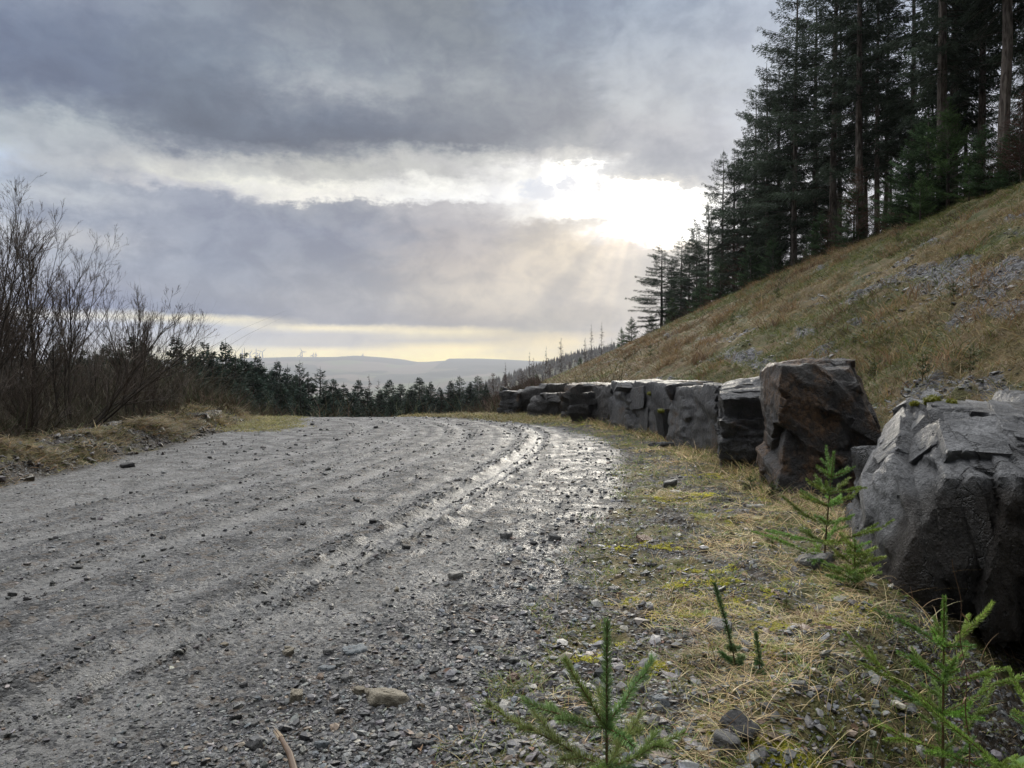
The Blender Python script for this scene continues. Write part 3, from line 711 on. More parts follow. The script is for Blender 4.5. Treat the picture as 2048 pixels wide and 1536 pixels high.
def boulder(pts, label, mat, seed, name='boulder', group='quarried boulders lining the track', dark=None, **kw):
    p, Fc, c0 = boulder_mesh(pts, seed, **kw)
    dk = np.zeros(len(p))
    if dark is not None:                                # brown joint face of the block, its shade painted in as extra darkening
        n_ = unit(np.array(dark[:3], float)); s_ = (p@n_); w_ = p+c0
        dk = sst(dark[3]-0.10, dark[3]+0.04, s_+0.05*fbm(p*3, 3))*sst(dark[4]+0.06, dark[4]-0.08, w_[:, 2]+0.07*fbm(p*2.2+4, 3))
    me = mesh_np(name, p, [Fc], None, True, {'stain_shade': dk})
    try: me.set_sharp_from_angle(angle=math.radians(38))
    except Exception: pass
    o = link(name, me, MAT[mat], None, tuple(c0))
    return tag(o, label, 'boulder', group)
def slabpts(lt, rt, lb, rb, back, top_in=0.12, bdrop=0.5):
    """front face corners (px, py, depth) and an offset into the bank"""
    f = [at(*q) for q in (lt, rt, lb, rb)]
    bk = np.array(back, float)
    pts = [f[0], f[1], f[2]-[0, 0, bdrop], f[3]-[0, 0, bdrop]]
    pts += [f[0]+bk*(1-top_in), f[1]+bk*(1-top_in), f[2]+bk-[0, 0, bdrop], f[3]+bk-[0, 0, bdrop]]
    return pts
# the nearest block: pale split face towards the road, dark broken face towards the viewer
big = [(2.02, 4.12, -0.03), (2.10, 4.15, -0.20), (2.36, 4.22, 0.63), (3.5, 4.05, 0.66), (3.7, 4.1, -0.35), (2.62, 4.3, -0.28),
       (2.48, 5.7, 0.22), (2.5, 5.7, -0.4), (2.88, 5.6, 0.99), (2.62, 4.9, 0.90), (2.9, 4.75, 0.90), (3.9, 4.8, 0.86), (4.2, 6.0, 1.0), (4.2, 6.0, -0.4), (2.30, 4.9, 0.52)]
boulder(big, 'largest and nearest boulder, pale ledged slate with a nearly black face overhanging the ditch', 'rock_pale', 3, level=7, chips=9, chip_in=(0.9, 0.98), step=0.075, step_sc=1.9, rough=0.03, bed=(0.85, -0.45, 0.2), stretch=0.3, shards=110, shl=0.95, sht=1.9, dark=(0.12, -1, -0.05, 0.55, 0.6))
boulder([at(1815, 800, 6.3), at(1990, 806, 6.1), at(2100, 850, 5.8), at(1825, 850, 6.2), at(1830, 815, 7.0), at(2080, 812, 7.0), at(2060, 880, 6.0), at(1820, 880, 6.6)],
        'flat slab tufted with bright yellow moss, lying behind the nearest boulder', 'rock_moss', 8, level=6, chips=6, step=0.03, rough=0.02, shards=5)
boulder([at(1560, 729, 7.3), at(1700, 731, 7.3), at(1712, 770, 7.2), at(1768, 880, 7.1), at(1772, 950, 7.1), at(1705, 1010, 7.1)-[0, 0, .3], at(1560, 985, 7.2)-[0, 0, .3],
         at(1523, 745, 8.1), at(1528, 960, 8.1)-[0, 0, .3], at(1535, 727, 8.4), at(1700, 724, 8.6), at(1740, 850, 8.6), at(1770, 960, 8.6)-[0, 0, .3]],
        'tallest upright boulder, rust-brown front under a grey cap', 'rock_rust', 21, level=7, chips=3, chip_in=(0.95, 0.985), step=0.06, step_sc=2.0, rough=0.03, bed=(0.5, -0.2, 0.8), stretch=0.5)
boulder([at(1438, 768, 9.6), at(1442, 800, 9.0), at(1545, 792, 8.9), at(1440, 925, 9.1)-[0, 0, .3], at(1545, 950, 8.9)-[0, 0, .3], at(1440, 765, 10.2), at(1560, 747, 10.2), at(1560, 930, 10.2)-[0, 0, .3], at(1438, 910, 9.9)-[0, 0, .3]],
        'boulder with a pale sloping top and dark face, left against the tall rusty one', 'rock_mid', 34, level=6, chips=5, chip_in=(0.92, 0.99), step=0.04, rough=0.025)
boulder(slabpts((1346, 774, 12.4), (1432, 768, 10.3), (1336, 868, 12.4), (1440, 890, 10.3), (1.3, 0.7, 0)),
        'smooth grey upright slab between the mossy wide one and the pale-topped boulder', 'rock_mid', 45, level=6, chips=5, chip_in=(0.93, 0.99), step=0.035, rough=0.02)
boulder(slabpts((1222, 761, 16.4), (1345, 768, 12.8), (1215, 852, 16.4), (1345, 886, 12.8), (1.3, 1.0, 0)),
        'widest grey slab of the wall, with two moss tufts on its face', 'rock_mid', 52, level=6, chips=6, chip_in=(0.92, 0.99), step=0.06, rough=0.03)
boulder(slabpts((1186, 772, 17.6), (1224, 768, 16.9), (1180, 838, 17.6), (1218, 846, 16.9), (1.2, 1.0, 0)),
        'narrow dark boulder squeezed left of the widest slab', 'rock_dark', 63, level=5, chips=6, step=0.05)
boulder(slabpts((1133, 790, 17.6), (1178, 784, 17.4), (1137, 838, 17.6), (1176, 840, 17.4), (0.9, 0.9, 0)),
        'low squarish boulder standing in front of the reddish one', 'rock_dark', 74, level=5, chips=5, step=0.04)
boulder(slabpts((1122, 767, 18.9), (1188, 769, 18.4), (1117, 835, 18.9), (1186, 838, 18.4), (1.0, 1.0, 0)),
        'reddish brown boulder with a weathered domed top, behind the low squarish one', 'rock_rust', 85, level=5, chips=8, step=0.06)
boulder(slabpts((1057, 789, 19.9), (1116, 788, 19.4), (1055, 835, 19.9), (1117, 838, 19.4), (0.8, 1.0, 0)),
        'broad dark boulder at the bend, with a green patch of turf at its left foot', 'rock_dark', 96, level=5, chips=7, step=0.05)
boulder(slabpts((1040, 774, 21.3), (1093, 771, 21.1), (1036, 838, 21.3), (1097, 838, 21.1), (0.8, 1.0, 0)),
        'rounded boulder showing its top behind the broad dark one at the bend', 'rock_dark', 107, level=5, chips=9, step=0.06)
boulder(slabpts((1001, 781, 21.4), (1037, 783, 21.2), (988, 830, 21.4), (1032, 834, 21.2), (0.6, 0.9, 0)),
        'last boulder of the wall at its far left end, a pointed blue-grey wedge', 'rock_mid', 118, level=5, chips=5, step=0.03)
# long low slabs in the left verge
boulder([(-6.85, 12.2, 0.24), (-6.7, 12.2, -0.1), (-6.50, 14.2, 0.36), (-6.35, 14.1, 0.0), (-7.2, 12.3, -0.1), (-6.9, 14.4, 0.34), (-7.2, 12.5, 0.26), (-6.9, 14.4, 0.0)],
        'long weathered grey slab lying flat in the left verge, nearer of two', 'rock_mid', 131, name='stone_slab', group='flat slabs in the left verge', level=5, chips=2, step=0.02, rough=0.015, shards=6)
boulder([(-6.6, 14.6, 0.30), (-6.45, 14.5, 0.0), (-6.4, 17.0, 0.40), (-6.2, 16.9, 0.0), (-7.0, 14.8, 0.30), (-6.8, 17.1, 0.40), (-6.9, 17.1, 0.0), (-7.0, 14.8, 0.0)],
        'dark mossy slab lying in the left verge beyond the pale one', 'rock_dark', 142, name='stone_slab', group='flat slabs in the left verge', level=5, chips=2, step=0.02, rough=0.02, shards=6)

# ================================================================== CONIFERS
def conifer_meshes(seed, H, base, R, n_br, sprays, spr_len, spr_w, droop, up=0.15, col=(0.035, 0.055, 0.03), dead=0, lopsided=0.0, tip=0.55, trunk_r=None, level=1.4, wh=0.25, latk=0.24):
    r_ = np.random.default_rng(seed)
    tb = MB(); tr_ = trunk_r or 0.011*H
    zz = np.linspace(0, 1, 9)
    bendx = np.cumsum(r_.normal(0, 0.012*H, 9))*0.12; bendy = np.cumsum(r_.normal(0, 0.012*H, 9))*0.12
    tp = np.stack([bendx-bendx[0], bendy-bendy[0], zz*H], 1)
    tube(tb, tp, tr_*(1-zz)**0.8+0.008, 8)
    trunkpos = lambda z: np.stack([np.interp(z, tp[:, 2], tp[:, 0]), np.interp(z, tp[:, 2], tp[:, 1]), z], -1)
    # dead snags below the crown
    for _ in range(dead):
        z = r_.uniform(0.06, base+0.15)*H; a = r_.uniform(0, 2*PI); L = r_.uniform(0.3, 1.0)*R*0.8
        p0 = trunkpos(np.array([z]))[0]; d = np.array([math.cos(a), math.sin(a), r_.uniform(-0.35, 0.2)])
        pts = [p0, p0+d*L*0.5, p0+d*L+[0, 0, -0.12*L]]
        tube(tb, pts, [0.009, 0.006, 0.002], 3)
    trunk = tb
    # live branches
    t = np.sort(r_.uniform(0, 1, n_br)**0.85)                 # 0 bottom of crown, 1 tip
    z = (base+(1-base)*t*0.99)*H
    if True:                                                  # loose whorls
        whor = H*0.03; z = z*(1-wh)+wh*np.round(z/whor)*whor
    az_ = r_.uniform(0, 2*PI, n_br)
    prof = np.minimum(1.0, (1-t)**tip*1.05)*np.clip(0.55+t*2.5, 0, 1)
    L = R*prof*r_.uniform(0.55, 1.15, n_br)*(1+lopsided*np.cos(az_-PI))+0.05*R
    P0 = trunkpos(np.clip(z, 0, H*0.995))
    D = np.stack([np.cos(az_), np.sin(az_), up+0.5*t-0.25*(1-t)], 1)
    ns = np.maximum(3, (sprays*L/R).astype(int))
    bi = np.repeat(np.arange(n_br), ns); s = r_.uniform(0.10, 1.0, len(bi))**0.8
    Lb = L[bi]
    pos = P0[bi]+D[bi]*(Lb*s)[:, None]; pos[:, 2] += -droop*Lb*s*s+0.10*Lb*s**4*1.5
    tang = unit(D[bi]+np.stack([0*s, 0*s, -2*droop*s+0.6*s**3], 1))
    sgn = np.where(r_.random(len(bi)) < 0.5, -1, 1)
    lat = unit(np.cross(tang, np.array([0, 0, 1.0])))*sgn[:, None]
    # side branches: sprays stand off the main limb and hang
    lo_ = r_.random(len(bi))**1.2*latk*Lb*np.clip(1.05-s, 0, 1)**0.7
    pos = pos+lat*lo_[:, None]+tang*(0.35*lo_)[:, None]
    pos[:, 2] += -0.35*lo_+r_.normal(0, 0.012*R, len(bi))-np.abs(r_.normal(0, 0.03*R, len(bi)))*level
    d0 = unit(tang*r_.uniform(0.3, 1.0, (len(bi), 1))+lat*r_.uniform(0.2, 1.0, (len(bi), 1))+r_.normal(0, 0.25, (len(bi), 3)))
    d1 = unit(d0+np.array([0, 0, -1.0])*r_.uniform(0.2, 1.3, (len(bi), 1))*level)
    ln = spr_len*(1.15-0.55*s)*r_.uniform(0.6, 1.3, len(bi))*(0.30+0.70*np.minimum(1, Lb/R))
    wd = spr_w*r_.uniform(0.6, 1.3, len(bi))
    base_c = np.array(col)
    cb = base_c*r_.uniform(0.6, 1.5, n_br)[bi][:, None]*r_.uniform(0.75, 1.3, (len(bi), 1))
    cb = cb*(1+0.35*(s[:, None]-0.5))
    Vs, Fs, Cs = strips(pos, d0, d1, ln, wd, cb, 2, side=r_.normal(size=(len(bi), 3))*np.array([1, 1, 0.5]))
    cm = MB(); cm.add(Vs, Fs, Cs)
    # branch wood
    for i in range(n_br):
        ss = np.array([0, 0.35, 0.7, 1.0]); q = P0[i]+D[i]*(L[i]*ss)[:, None]; q[:, 2] += -droop*L[i]*ss*ss+0.15*L[i]*ss**4
        tube(cm, q, np.array([0.022, 0.014, 0.008, 0.003])*(0.4+0.6*L[i]/R)*min(1, H/9), 3, (0.04, 0.03, 0.022))
    # leader
    tube(cm, [trunkpos(np.array([H*0.97]))[0], trunkpos(np.array([H*0.97]))[0]+[0.0, 0, H*0.05]], [0.02, 0.004], 4, tuple(base_c))
    return trunk.mesh('trunk'), cm.mesh('crown')
KINDS = {}
def kind(key, *a, **k): KINDS[key] = (conifer_meshes(*a, **k), a[1])
GR = (0.04, 0.056, 0.038)
# tall plantation edge trees
kind('edge1', 101, 15.0, 0.10, 2.5, 150, 200, 0.34, 0.045, 0.24, col=GR, dead=14, lopsided=0.35)
kind('edge2', 102, 13.0, 0.06, 2.3, 170, 200, 0.34, 0.045, 0.22, col=GR, dead=10, lopsided=0.45)
kind('thin1', 103, 15.0, 0.20, 1.7, 110, 110, 0.32, 0.04, 0.36, col=GR, dead=26, lopsided=0.2)
kind('tall1', 104, 19.0, 0.26, 2.5, 160, 210, 0.38, 0.052, 0.30, col=GR, dead=34, trunk_r=0.20)
kind('tall2', 105, 18.0, 0.36, 2.4, 140, 210, 0.38, 0.052, 0.34, col=GR, dead=44, trunk_r=0.17)
kind('tall3', 106, 17.0, 0.18, 2.1, 150, 180, 0.36, 0.052, 0.30, col=GR, dead=30, trunk_r=0.13)
# bushy young spruce
kind('young1', 111, 4.0, 0.02, 1.25, 170, 110, 0.22, 0.032, 0.10, up=0.3, col=(0.05, 0.085, 0.04), tip=0.85, level=0.35)
kind('young2', 112, 4.0, 0.02, 1.0, 120, 100, 0.2, 0.03, 0.06, up=0.42, col=(0.065, 0.11, 0.04), tip=0.9, level=0.3)
# valley spruces
kind('belt1', 121, 12.0, 0.03, 4.2, 420, 100, 0.46, 0.14, 0.22, wh=0.15, up=0.10, latk=0.30, col=(0.026, 0.045, 0.034), tip=1.0, level=0.6)
kind('belt2', 122, 12.0, 0.03, 3.2, 400, 100, 0.42, 0.13, 0.20, wh=0.15, up=0.12, latk=0.30, col=(0.028, 0.046, 0.032), tip=1.0, level=0.5)
kind('belt3', 123, 12.0, 0.05, 3.0, 190, 120, 0.45, 0.08, 0.16, wh=0.3, up=0.25, col=(0.03, 0.048, 0.033), tip=0.8, level=0.8)
# bare larch
def larch_meshes(seed, H, R, n, col=(0.075, 0.05, 0.04)):
    r_ = np.random.default_rng(seed); tb = MB()
    tube(tb, [(0, 0, 0), (0.02*H, 0, H*0.4), (0.01*H, 0.01*H, H*0.75), (0, 0, H)], [0.009*H, 0.007*H, 0.004*H, 0.001*H], 5)
    cm = MB(); t = r_.uniform(0.12, 0.98, n); a = r_.uniform(0, 2*PI, n); L = R*(1-t)**0.6*r_.uniform(0.5, 1.1, n)
    p0 = np.stack([0.01*H+0*t, 0*t, t*H], 1); d = np.stack([np.cos(a), np.sin(a), r_.uniform(0.0, 0.5, n)], 1)
    V_, F_, C_ = strips(p0, d, unit(d+[0, 0, 0.5]), L, np.full(n, 0.0055*H), np.tile(col, (n, 1)), 3); cm.add(V_, F_, C_)
    m_ = n*6; bi = r_.integers(0, n, m_); s = r_.uniform(0.2, 1, m_)
    q = p0[bi]+d[bi]*(L[bi]*s*0.9)[:, None]; dd_ = unit(d[bi]+r_.normal(0, 0.7, (m_, 3)))
    V_, F_, C_ = strips(q, dd_, unit(dd_+[0, 0, 0.4]), L[bi]*0.3*r_.uniform(0.5, 1.2, m_), np.full(m_, 0.0032*H), np.tile(col, (m_, 1)), 2); cm.add(V_, F_, C_)
    return tb.mesh('trunk'), cm.mesh('crown')
KINDS['larch1'] = (larch_meshes(131, 8.0, 1.3, 90), 8.0)
KINDS['larch2'] = (larch_meshes(132, 8.0, 1.7, 120), 8.0)
KINDS['redbush1'] = (larch_meshes(133, 4.0, 1.5, 220, (0.085, 0.045, 0.035)), 4.0)
KINDS['redbush2'] = (larch_meshes(134, 4.0, 1.3, 200, (0.10, 0.06, 0.042)), 4.0)
def tree(name, key, x, y, H, label, cat, group=None, rz=None, wide=1.0, bark='bark', z=None, sink=0.15, tilt=0.0):
    (tm, cm), H0 = KINDS[key]
    z = H1(x, y)-sink if z is None else z
    o = empty(name, (x, y, z), label, cat, group, rng.uniform(0, 2*PI) if rz is None else rz)
    s = H/H0; o.scale = (s*wide, s*wide, s); o.rotation_euler[0] = tilt
    link('trunk', tm, MAT[bark], o)
    link('crown', cm, MAT['twig' if key.startswith(('larch', 'red')) else 'crown'], o)
    return o
def on_bank(px, py, x=16.0):
    d = x*F/(px-1024); return x, d
GB = 'tall spruces on top of the bank'
# trees one can pick out, left to right along the top of the bank: picture column, height, kind, label
front = [
 (1322, 9.6, 'edge2', 1.6, 'leftmost and lowest big spruce of the plantation, open branches against the sky'),
 (1362, 8.6, 'edge1', 1.3, 'thin-topped spruce, second from the left end of the plantation'),
 (1392, 9.2, 'edge2', 1.0, 'bushy spruce third from the left end of the plantation'),
 (1444, 11.6, 'edge1', 1.0, 'see-through spruce with long left branches against the bright cloud gap'),
 (1508, 13.6, 'edge2', 0.95, 'dense spruce whose left branches stand out in steps, right of the see-through one'),
 (1534, 13.8, 'thin1', 1.0, 'slender spruce between the stepped one and the tallest pointed one'),
 (1588, 17.6, 'edge1', 0.9, 'tall pointed spruce whose tip just touches the top edge of the picture'),
]
for px, H, key, wd, lab in front:
    x, y = on_bank(px, 0, 16.0+rng.uniform(-0.4, 0.6))
    tree('spruce_tree', key, x, y, H, lab, 'tree', GB, rz=0.0 if key != 'thin1' else None, wide=wd)
for px, x_, H, key, lab in [(1343, 16.8, 8.2, 'edge2', 'dark spruce filling the space right of the leftmost big spruce'), (1378, 16.6, 8.8, 'edge2', 'dark spruce between the thin-topped one and the third tree'),
                            (1415, 16.5, 9.6, 'edge1', 'spruce just left of the see-through one, shorter than it'), (1468, 16.4, 11.2, 'edge2', 'full dark spruce just right of the see-through one'),
                            (1488, 16.9, 12.4, 'tall3', 'dark spruce half hidden left of the stepped one'), (1556, 16.6, 14.0, 'edge2', 'full dark spruce just left of the tall pointed one')]:
    tree('spruce_tree', key, x_, x_*F/(px-1024), H, lab, 'tree', GB, wide=1.1)
trunks = [(1718, 35.0, 18.5, 'tall2', 'spruce with a straight pale trunk, left of three pale trunks facing the slope'),
          (1880, 28.3, 18.5, 'tall1', 'spruce with a thick scarred pale trunk, middle of three pale trunks facing the slope'),
          (2003, 25.2, 19.0, 'tall2', 'spruce with a pale bare trunk running out of the top right corner'),
          (1752, 36.5, 16.5, 'tall3', 'dark-stemmed spruce just right of the left pale trunk'),
          (1905, 31.0, 16.0, 'tall3', 'thinner spruce pressed close to the thick scarred trunk'),
          (1822, 34.0, 17.0, 'tall3', 'dark spruce midway between the left and the middle pale trunk'),
          (2060, 26.0, 18.0, 'tall1', 'dark-crowned spruce at the right edge, beyond the corner trunk'),
          (1955, 30.0, 17.0, 'tall2', 'spruce in shade between the thick scarred trunk and the corner trunk'),
          (1664, 40.0, 18.5, 'edge1', 'heavy-crowned spruce between the pointed one and the left pale trunk'),
          (1626, 44.5, 16.5, 'edge2', 'dark full spruce directly right of the tall pointed one')]
for px, y, H, key, lab in trunks:
    x = (px-1024)/F*y
    tree('spruce_tree', key, x, y, H, lab, 'tree', GB)
keys = ['edge1', 'edge2', 'thin1', 'tall1', 'tall2', 'tall3']
r2 = np.random.default_rng(77)
for row in range(5):
    y = 22.0+row*1.1
    while y < 92:
        x = 17.8+row*3.0+r2.uniform(-0.9, 0.9)
        yy = y+r2.uniform(-0.8, 0.8)
        Hmax = np.interp(yy, [22, 40, 48, 58, 70, 92], [18, 17, 14.5, 12.0, 9.5, 7.5])
        k_ = keys[r2.integers(0, 6)] if yy > 40 else keys[r2.integers(2, 6)]
        tree('spruce_tree', k_, x, yy, Hmax*r2.uniform(0.78, 0.98), 'dark spruce standing inside the plantation behind its front row', 'tree', 'spruces inside the plantation', wide=r2.uniform(0.9, 1.15), bark='barkdark')
        y += r2.uniform(3.8, 6.0)*(1+row*0.15)
# young spruces and red-brown larch bushes along the brow
brow = [(1852, 15.6, 31, 3.6, 'young1', 'bushy young spruce below the middle pale trunk'), (1815, 15.2, 32.5, 3.0, 'young1', 'wide young spruce left of the middle pale trunk at the brow'),
        (1893, 15.8, 28.5, 3.6, 'young2', 'young spruce with a long leader in front of the thick scarred trunk'), (1838, 14.4, 28.0, 1.7, 'young2', 'light green young spruce low on the brow in front of the darker ones'),
        (1706, 15.6, 36, 2.6, 'young1', 'young spruce at the foot of the left pale trunk'), (1640, 15.7, 40, 2.2, 'young1', 'small dark spruce at the brow below the pointed tree'),
        (1965, 15.9, 27, 2.2, 'young1', 'young spruce at the foot of the corner trunk'), (2015, 15.9, 25, 1.8, 'young1', 'low dark green spruce at the brow in the right corner'),
        (1935, 15.6, 27.5, 1.5, 'young2', 'low spruce between the scarred trunk and the corner trunk'), (1545, 15.5, 46, 2.4, 'young1', 'young spruce at the brow under the stepped tree'),
        (1440, 15.5, 58, 3.0, 'young1', 'rounded young spruce below the see-through tree'), (1400, 15.0, 62, 2.6, 'young1', 'dark young spruce below the third tree of the plantation'),
        (1500, 15.6, 51, 2.8, 'young1', 'dark young spruce left of the red-brown bush'), (1345, 15.0, 74, 3.0, 'young2', 'young spruce under the leftmost big spruce'),
        (1302, 14.6, 84, 2.6, 'young1', 'small spruce at the very left foot of the plantation'), (1243, 12.0, 85, 2.4, 'young2', 'isolated little spruce on the skyline left of the plantation'),
        (1263, 12.5, 82, 2.8, 'young1', 'little spruce on the skyline next to the plantation')]
for px, x, y, H, k_, lab in brow:
    if y < 60: y = (x-0.7)*F/(px-1024); x = x-0.7
    else: x = (px-1024)/F*y
    tree('young_spruce', k_, x, y, H*1.12, lab, 'tree', 'young spruces along the brow', wide=1.3)
for px, y, H, k_, lab in [(1472, 54, 4.6, 'redbush1', 'red-brown leafless larch in front of the dark trees, right of the see-through spruce'), (1716, 33, 3.6, 'redbush2', 'thin leafless larch at the foot of the left pale trunk'),
                          (1420, 62, 3.2, 'redbush2', 'low brown leafless bush on the brow below the third tree'), (1655, 39, 2.4, 'redbush2', 'pale brown dry bush at the brow under the heavy-crowned spruce'),
                          (2040, 24.5, 3.0, 'redbush1', 'bare grey-brown bush at the brow by the right edge')]:
    tree('larch_bush', k_, min(15.2, (px-1024)/F*y), min(15.2, (px-1024)/F*y)*F/(px-1024), H, lab, 'bush', 'leafless bushes along the brow', wide=1.1)
# bare larches on the skyline at the end of the bank
def ontop(px, y): return (px-1024)/F*y
for i, (px, top, y, k_, lab) in enumerate([
    (1183, 645, 92, 'larch1', 'tallest bare larch on the skyline at the end of the bank'), (1204, 640, 90, 'larch1', 'bare larch close to the right of the tallest one on the skyline'),
    (1170, 672, 94, 'larch2', 'bare larch just left of the tallest one on the skyline'), (1122, 672, 100, 'larch2', 'spreading bare larch alone, left along the skyline'),
    (1223, 672, 88, 'larch1', 'slim bare larch third from the plantation on the skyline'), (1269, 650, 84, 'larch2', 'pale bare larch beside the leftmost big spruce'),
    (1093, 690, 104, 'larch1', 'faint bare larch farther left along the skyline'), (1060, 700, 106, 'larch1', 'short bare larch above the far boulders, left one'),
    (1067, 712, 100, 'larch2', 'short bare larch above the far boulders, right one'), (1010, 720, 96, 'larch1', 'thin bare larch above the gap left of the last boulder'),
    (1140, 720, 96, 'redbush1', 'low red-brown larch between the spreading one and the tallest'), (1100, 725, 98, 'redbush1', 'red-brown larch bush above the reddish boulder'),
    (1045, 738, 96, 'redbush1', 'red-brown larch bush above the rounded boulder at the bend'), (985, 742, 92, 'redbush2', 'red-brown larch thicket left of the last boulder'),
    (1012, 745, 90, 'redbush1', 'red-brown larch directly above the last boulder'), (962, 750, 88, 'redbush2', 'reddish bush at the right end of the dark spruce belt'),
    (1160, 715, 93, 'young1', 'small dark spruce under the left larches of the skyline'), (1072, 745, 92, 'young2', 'little dark spruce above the boulders at the bend')]):
    x = ontop(px, y); zt = CAMZ+(HOR-top)/F*y; zg = H1(x, y)
    tree('larch_tree' if k_[0] in 'lr' else 'young_spruce', k_, x, y, max(2.0, zt-zg), lab, 'tree', 'bare larches at the end of the bank' if k_[0] in 'lr' else 'young spruces along the brow', wide=0.8 if k_[:5] == 'larch' else 1.25)

# ================================================================== SPRUCE BELT BELOW THE CREST
belt = [(20, 700, 50, 1), (70, 706, 48, 2), (118, 698, 52, 1), (165, 704, 50, 2), (215, 700, 52, 1), (240, 706, 54, 2), (268, 684, 52, 1), (300, 698, 50, 2), (350, 684, 56, 1), (330, 725, 46, 2), (385, 700, 55, 2), (408, 690, 60, 2), (428, 712, 50, 1), (449, 694, 60, 1), (470, 718, 52, 2), (490, 712, 62, 2), (512, 722, 60, 1),
        (455, 745, 44, 2), (505, 752, 46, 1), (385, 742, 42, 1), (528, 740, 62, 2), (553, 733, 66, 1), (575, 742, 68, 2), (600, 733, 66, 3), (618, 760, 60, 2), (640, 744, 66, 3), (665, 765, 66, 1),
        (688, 772, 70, 2), (715, 764, 72, 1), (735, 778, 72, 2), (778, 762, 76, 1), (760, 782, 70, 2), (800, 770, 72, 1), (822, 775, 70, 2), (838, 757, 76, 1), (862, 764, 74, 2), (880, 776, 70, 1),
        (902, 762, 76, 2), (919, 753, 76, 3), (940, 765, 74, 1), (955, 752, 78, 3), (972, 768, 74, 2), (650, 785, 58, 2), (702, 790, 62, 1), (790, 792, 64, 2), (846, 795, 62, 1), (902, 795, 62, 2), (950, 792, 60, 1),
        (560, 770, 52, 2), (602, 780, 54, 1), (525, 772, 48, 2), (480, 775, 42, 1), (742, 800, 58, 2), (665, 800, 50, 1), (925, 800, 56, 2)]
nicks = {6: 'spruce at the left end of the valley belt, seen through the bare shrubs', 8: 'broad tall spruce of the valley belt, seen behind the low arching twigs', 13: 'pointed tall spruce of the valley belt just left of the wind turbines',
         21: 'dense dark spruce of the valley belt below the gap in the turbines', 23: 'open-branched pale spruce standing out of the valley belt', 25: 'spiky open spruce right of the pale open one in the valley belt',
         34: 'tallest spruce of the right half of the valley belt', 40: 'last open-branched spruce at the right end of the valley belt', 30: 'lone rounded spruce in the middle of the valley belt'}
ORD = 'first second third fourth fifth sixth seventh eighth ninth tenth eleventh twelfth thirteenth fourteenth fifteenth sixteenth seventeenth eighteenth nineteenth twentieth'.split()
_order = sorted(range(len(belt)), key=lambda i: belt[i][0])
def beltlabel(i):
    k = _order.index(i); n = len(_order); sh = {1: 'broad', 2: 'narrow', 3: 'open-branched'}[belt[i][3]]; pa = _order.index(23)
    if k < 19: return 'dark %s spruce, %s from the left end of the valley belt' % (sh, ORD[k])
    if n-1-k < 18: return 'dark %s spruce, %s from the right end of the valley belt' % (sh, ORD[n-1-k])
    if k < pa: return 'dark %s spruce, %s to the left of the pale open-branched one' % (sh, ORD[min(19, pa-k-1)])
    return 'dark %s spruce, %s to the right of the pale open-branched one' % (sh, ORD[min(19, k-pa-1)])
for i, (px, top, d, k_) in enumerate(belt):
    top -= np.interp(px, [200, 560, 760, 1000], [16, 14, 6, 4])
    x = (px-1024)/F*d; zt = CAMZ+(HOR-top)/F*d; zg = H1(x, d)
    tree('spruce_tree', 'belt%d' % k_, x, d, zt-zg, nicks.get(i, beltlabel(i)), 'tree', 'spruces in the valley belt', wide=rng.uniform(1.0, 1.3)*min(1.6, 12/(zt-zg))**0.6, bark='barkdark')
for px, top, d, lab in [(738, 745, 78, 'sparse spruce skeleton with a long bare leader rising in the dip of the belt'), (757, 755, 76, 'bare spindly conifer just right of the one with the long leader')]:
    x = (px-1024)/F*d; zt = CAMZ+(HOR-top)/F*d
    tree('spruce_tree', 'larch2', x, d, zt-H1(x, d), lab, 'tree', 'spruces in the valley belt', wide=0.8)
for i in range(110):
    px = rng.uniform(-20, 1010); d = rng.uniform(58, 105); x = (px-1024)/F*d
    top = np.interp(px, [120, 270, 450, 520, 640, 740, 840, 1010], [715, 692, 702, 728, 758, 787, 768, 765])+rng.uniform(0, 34)
    tree('spruce_tree', 'belt%d' % rng.integers(1, 3), x, d, CAMZ+(HOR-top)/F*d-H1(x, d), 'dark green spruce in the belt of trees below the crest of the track', 'tree', 'spruces in the valley belt', wide=1.15, bark='barkdark')
